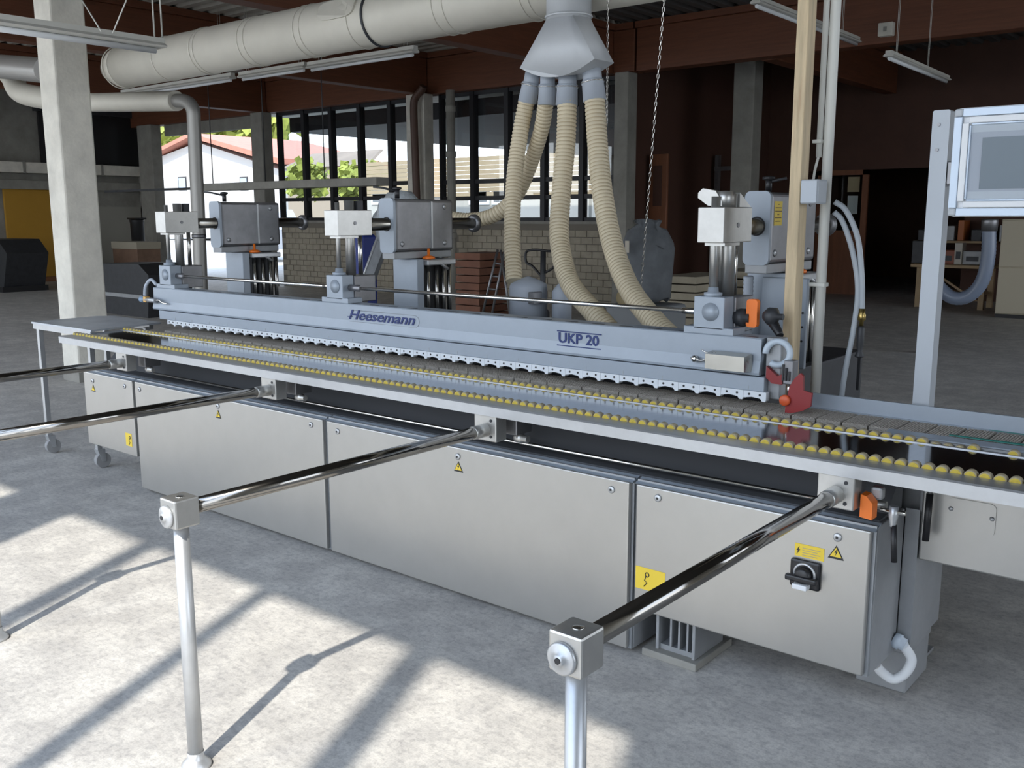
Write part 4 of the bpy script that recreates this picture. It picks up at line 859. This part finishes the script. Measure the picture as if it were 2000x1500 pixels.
# cable box, sensor on the roof beam
o = thing('beam_box', 'small grey box fixed on the right roof beam', 'box', P(1732, 58, 14.05)); q = P(1732, 58, 14.05)
MB().box(q.x-.10, q.x+.10, 13.98, 14.09, q.z-.09, q.z+.09, .01).build('case', m_conc, o); MB().box(q.x-.02, q.x+.02, 13.96, 13.98, q.z-.03, q.z+.03).build('lid', m_concd, o)
# passage partition posts and a pallet rack deep in the dark
o = thing('pallet_rack', 'dim steel rack deep in the dark passage', 'rack', P(1380, 560, 17.0)); 
xa, xb = P(1330, 500, 17.5).x, P(1440, 500, 17.5).x; xa = max(xa, -9.2)
for x in (xa, xb): MB().box(x, x+.08, 17.4, 17.5, 0, 2.8).build('upright', m_alud, o)
for z in (.9, 1.7, 2.5): MB().box(xa, xb+.08, 17.38, 17.5, z, z+.08).build('shelf_bar', m_alud, o)
for k in range(5): MB().box(xa+.1+k*.3, xa+.32+k*.3, 17.5, 17.9, .98, 1.2+.1*(k % 3)).build('goods', [m_concd, m_brown, m_body][k % 3], o)

# ================================================================== OUTDOORS BEYOND THE GATE
m_rend = mat('white_render', (.44, .43, .41), .9); m_tile = mat('pink_red_tiles', (.42, .16, .11), .8, var=.15, scale=2)
ho = thing('house', 'white gabled house with red roof seen through the open gate', 'house', P(430, 400, 42)); Yq = 42.0
hx0, hx1 = P(300, 380, Yq).x, P(545, 380, Yq).x; ze = P(330, 300, Yq).z; zr = P(392, 268, Yq).z; xr = P(385, 270, Yq).x
MB().prism([(hx0, Yq, 0), (hx1, Yq, 0), (hx1, Yq, P(545, 330, Yq).z), (xr, Yq, zr-.35), (hx0, Yq, ze-.4)], (0, 9, 0)).build('wall', m_rend, ho)
MB().prism([(xr, Yq-.7, zr), (hx1+1.0, Yq-.7, P(545, 322, Yq).z), (hx1+1.0, Yq-.7, P(545, 318, Yq).z+.25), (xr, Yq-.7, zr+.3)], (0, 10.4, 0)).build('roof', m_tile, ho)
MB().prism([(xr, Yq-.7, zr), (hx0-1.0, Yq-.7, ze-.6), (hx0-1.0, Yq-.7, ze-.3), (xr, Yq-.7, zr+.3)], (0, 10.4, 0)).build('roof', m_tile, ho)
for px in (350, 470): 
    q0, q1 = P(px, 372, Yq), P(px+14, 345, Yq); f_ = MB().box(q0.x, q1.x, Yq-.05, Yq+.05, q0.z, q1.z).build('window', m_frame, ho); MB().box(q0.x+.1, q1.x-.1, Yq-.07, Yq-.05, q0.z+.1, q1.z-.1).build('window_glass', mat('window_glass_blue', (.25, .32, .4), .1), f_)
m_leaf = mat('yellow_green_leaves', (.25, .28, .05), .8, var=.45, scale=1.2)
def tree(label, px, py, Y, r, base):
    c = P(px, py, Y); o = thing('tree', label, 'tree', (c.x, Y, 0), 'trees beyond the gate'); b = MB(); rnd = random.Random(px)
    for k in range(520):
        d = Vector((rnd.gauss(0, 1), rnd.gauss(0, 1), rnd.gauss(0, 1))).normalized()*r*(rnd.random()**.33)*(.8+.35*math.sin(k)); p = c+Vector((d.x, d.y, d.z*.8))
        s_ = r*.13*rnd.uniform(.7, 1.4); u = Vector((rnd.gauss(0, 1), rnd.gauss(0, 1), rnd.gauss(0, 1))).normalized(); v = u.orthogonal().normalized()
        b.quad(p-u*s_-v*s_*.7, p+u*s_-v*s_*.5, p+u*s_*.8+v*s_, p-u*s_+v*s_*.8)
    b.build('crown', m_leaf, o); MB().cyl((c.x, Y, 0), (c.x, Y, c.z), .25, 10, .12).build('trunk', m_brown, o)
tree('yellow-green tree left behind the house gable', 338, 290, 52, 3.6, 0)
tree('yellow-green tree right above the red roof', 480, 262, 60, 5.0, 0)
tree('yellow-green tree seen through the left window panes', 600, 352, 30, 1.15, 0)
tree('yellow-green tree seen through the next window panes', 700, 354, 30, 1.15, 0)
sh_ = thing('shed', 'low brown shed roof above the trees behind the left windows', 'shed', P(640, 330, 36)); q0, q1 = P(560, 330, 36), P(716, 288, 36)
MB().box(q0.x, q1.x, 36, 39, -.2, q0.z).build('wall', mat('shed_wall', (.30, .24, .18), .8), sh_); MB().prism([(q0.x-.3, 35.7, q0.z), (q1.x+.3, 35.7, q0.z), (q1.x-.5, 37.5, q1.z), (q0.x+.5, 37.5, q1.z)], (0, .25, .0)).build('roof', mat('shed_roof', (.22, .17, .13), .8, var=.15, scale=1), sh_)
cr = thing('van', 'bright white van parked outside the open gate', 'van', P(455, 430, 24)); Yv = 24.0
x0_, x1_ = P(425, 400, Yv).x, P(530, 400, Yv).x
MB().prism([(x0_, Yv, .3), (x1_, Yv, .3), (x1_, Yv, 1.1), (x1_-.5, Yv, 1.25), (x1_-1.0, Yv, 1.9), (x0_+.1, Yv, 1.95), (x0_, Yv, 1.5)], (0, 1.8, 0)).build('body', mat('van_paint', (.45, .48, .52), .4), cr)
MB().prism([(x1_-1.0, Yv-.01, 1.75), (x1_-.65, Yv-.01, 1.25), (x1_-1.8, Yv-.01, 1.25), (x1_-1.8, Yv-.01, 1.75)], (0, .01, 0)).build('side_window', m_black, cr)
for x in (x0_+.7, x1_-.8): MB().cyl((x, Yv-.03, .32), (x, Yv+.2, .32), .33, 18).build('wheel', m_black, cr)
# wing outside the windows: canopy and sand-coloured siding
cn = thing('canopy', 'dark flat canopy outside above the back windows', 'canopy', (-12, 22, 3.6))
MB().box(-19.2, -9.4, 14.9, 28, 3.62, 3.95).build('slab', m_frame, cn)
for x in (-18.6, -10.2): MB().box(x, x+.2, 27.5, 27.7, -.2, 3.62).build('post', m_dark, cn)
an = thing('annex_building', 'sand coloured annex with boarded wall outside the windows', 'building', (-14, 29, -.2))
ax0 = P(715, 320, 29).x
MB().box(ax0, -9.5, 29, 33, -.2, 2.4).build('wall', mat('annex_grey', (.42, .40, .36), .8), an)
for k in range(9): MB().box(ax0-.1, -9.4, 28.93-.004*k, 29, 2.4+k*.17, 2.4+k*.17+.155).build('board', mat('sand_board', (.34, .26, .16), .7, var=.1, scale=1), an)
for px in (725, 790, 915, 960):
    q0, q1 = P(px, 400, 28.95), P(px+40, 366, 28.95); f_ = MB().box(q0.x, q1.x, 28.95, 29, q0.z, q1.z).build('window', m_white, an); MB().box(q0.x+.12, q1.x-.12, 28.93, 28.95, q0.z+.12, q1.z-.12).build('window_glass', mat('annex_glass', (.14, .15, .16), .15), f_)
# two panels of the brown room beyond the low sill, boards by the passage
o = thing('brown_door_leaf', 'red-brown door leaf leaning left of the dark passage', 'door leaf', (P(1285, 430, 15).x, 15.0, 0)); q0, q1 = P(1265, 445, 15.0), P(1304, 300, 15.0)
MB().box(q0.x, q1.x, 15.0, 15.06, 0, q1.z, .01).build('leaf', mat('red_brown_door', (.2, .08, .04)), o); MB().box(q0.x+.1, q1.x-.1, 14.985, 15.0, q1.z-.9, q1.z-.2).build('panel', m_brown, o)
for o in bpy.data.objects:
    if '_o' in o: del o['_o']
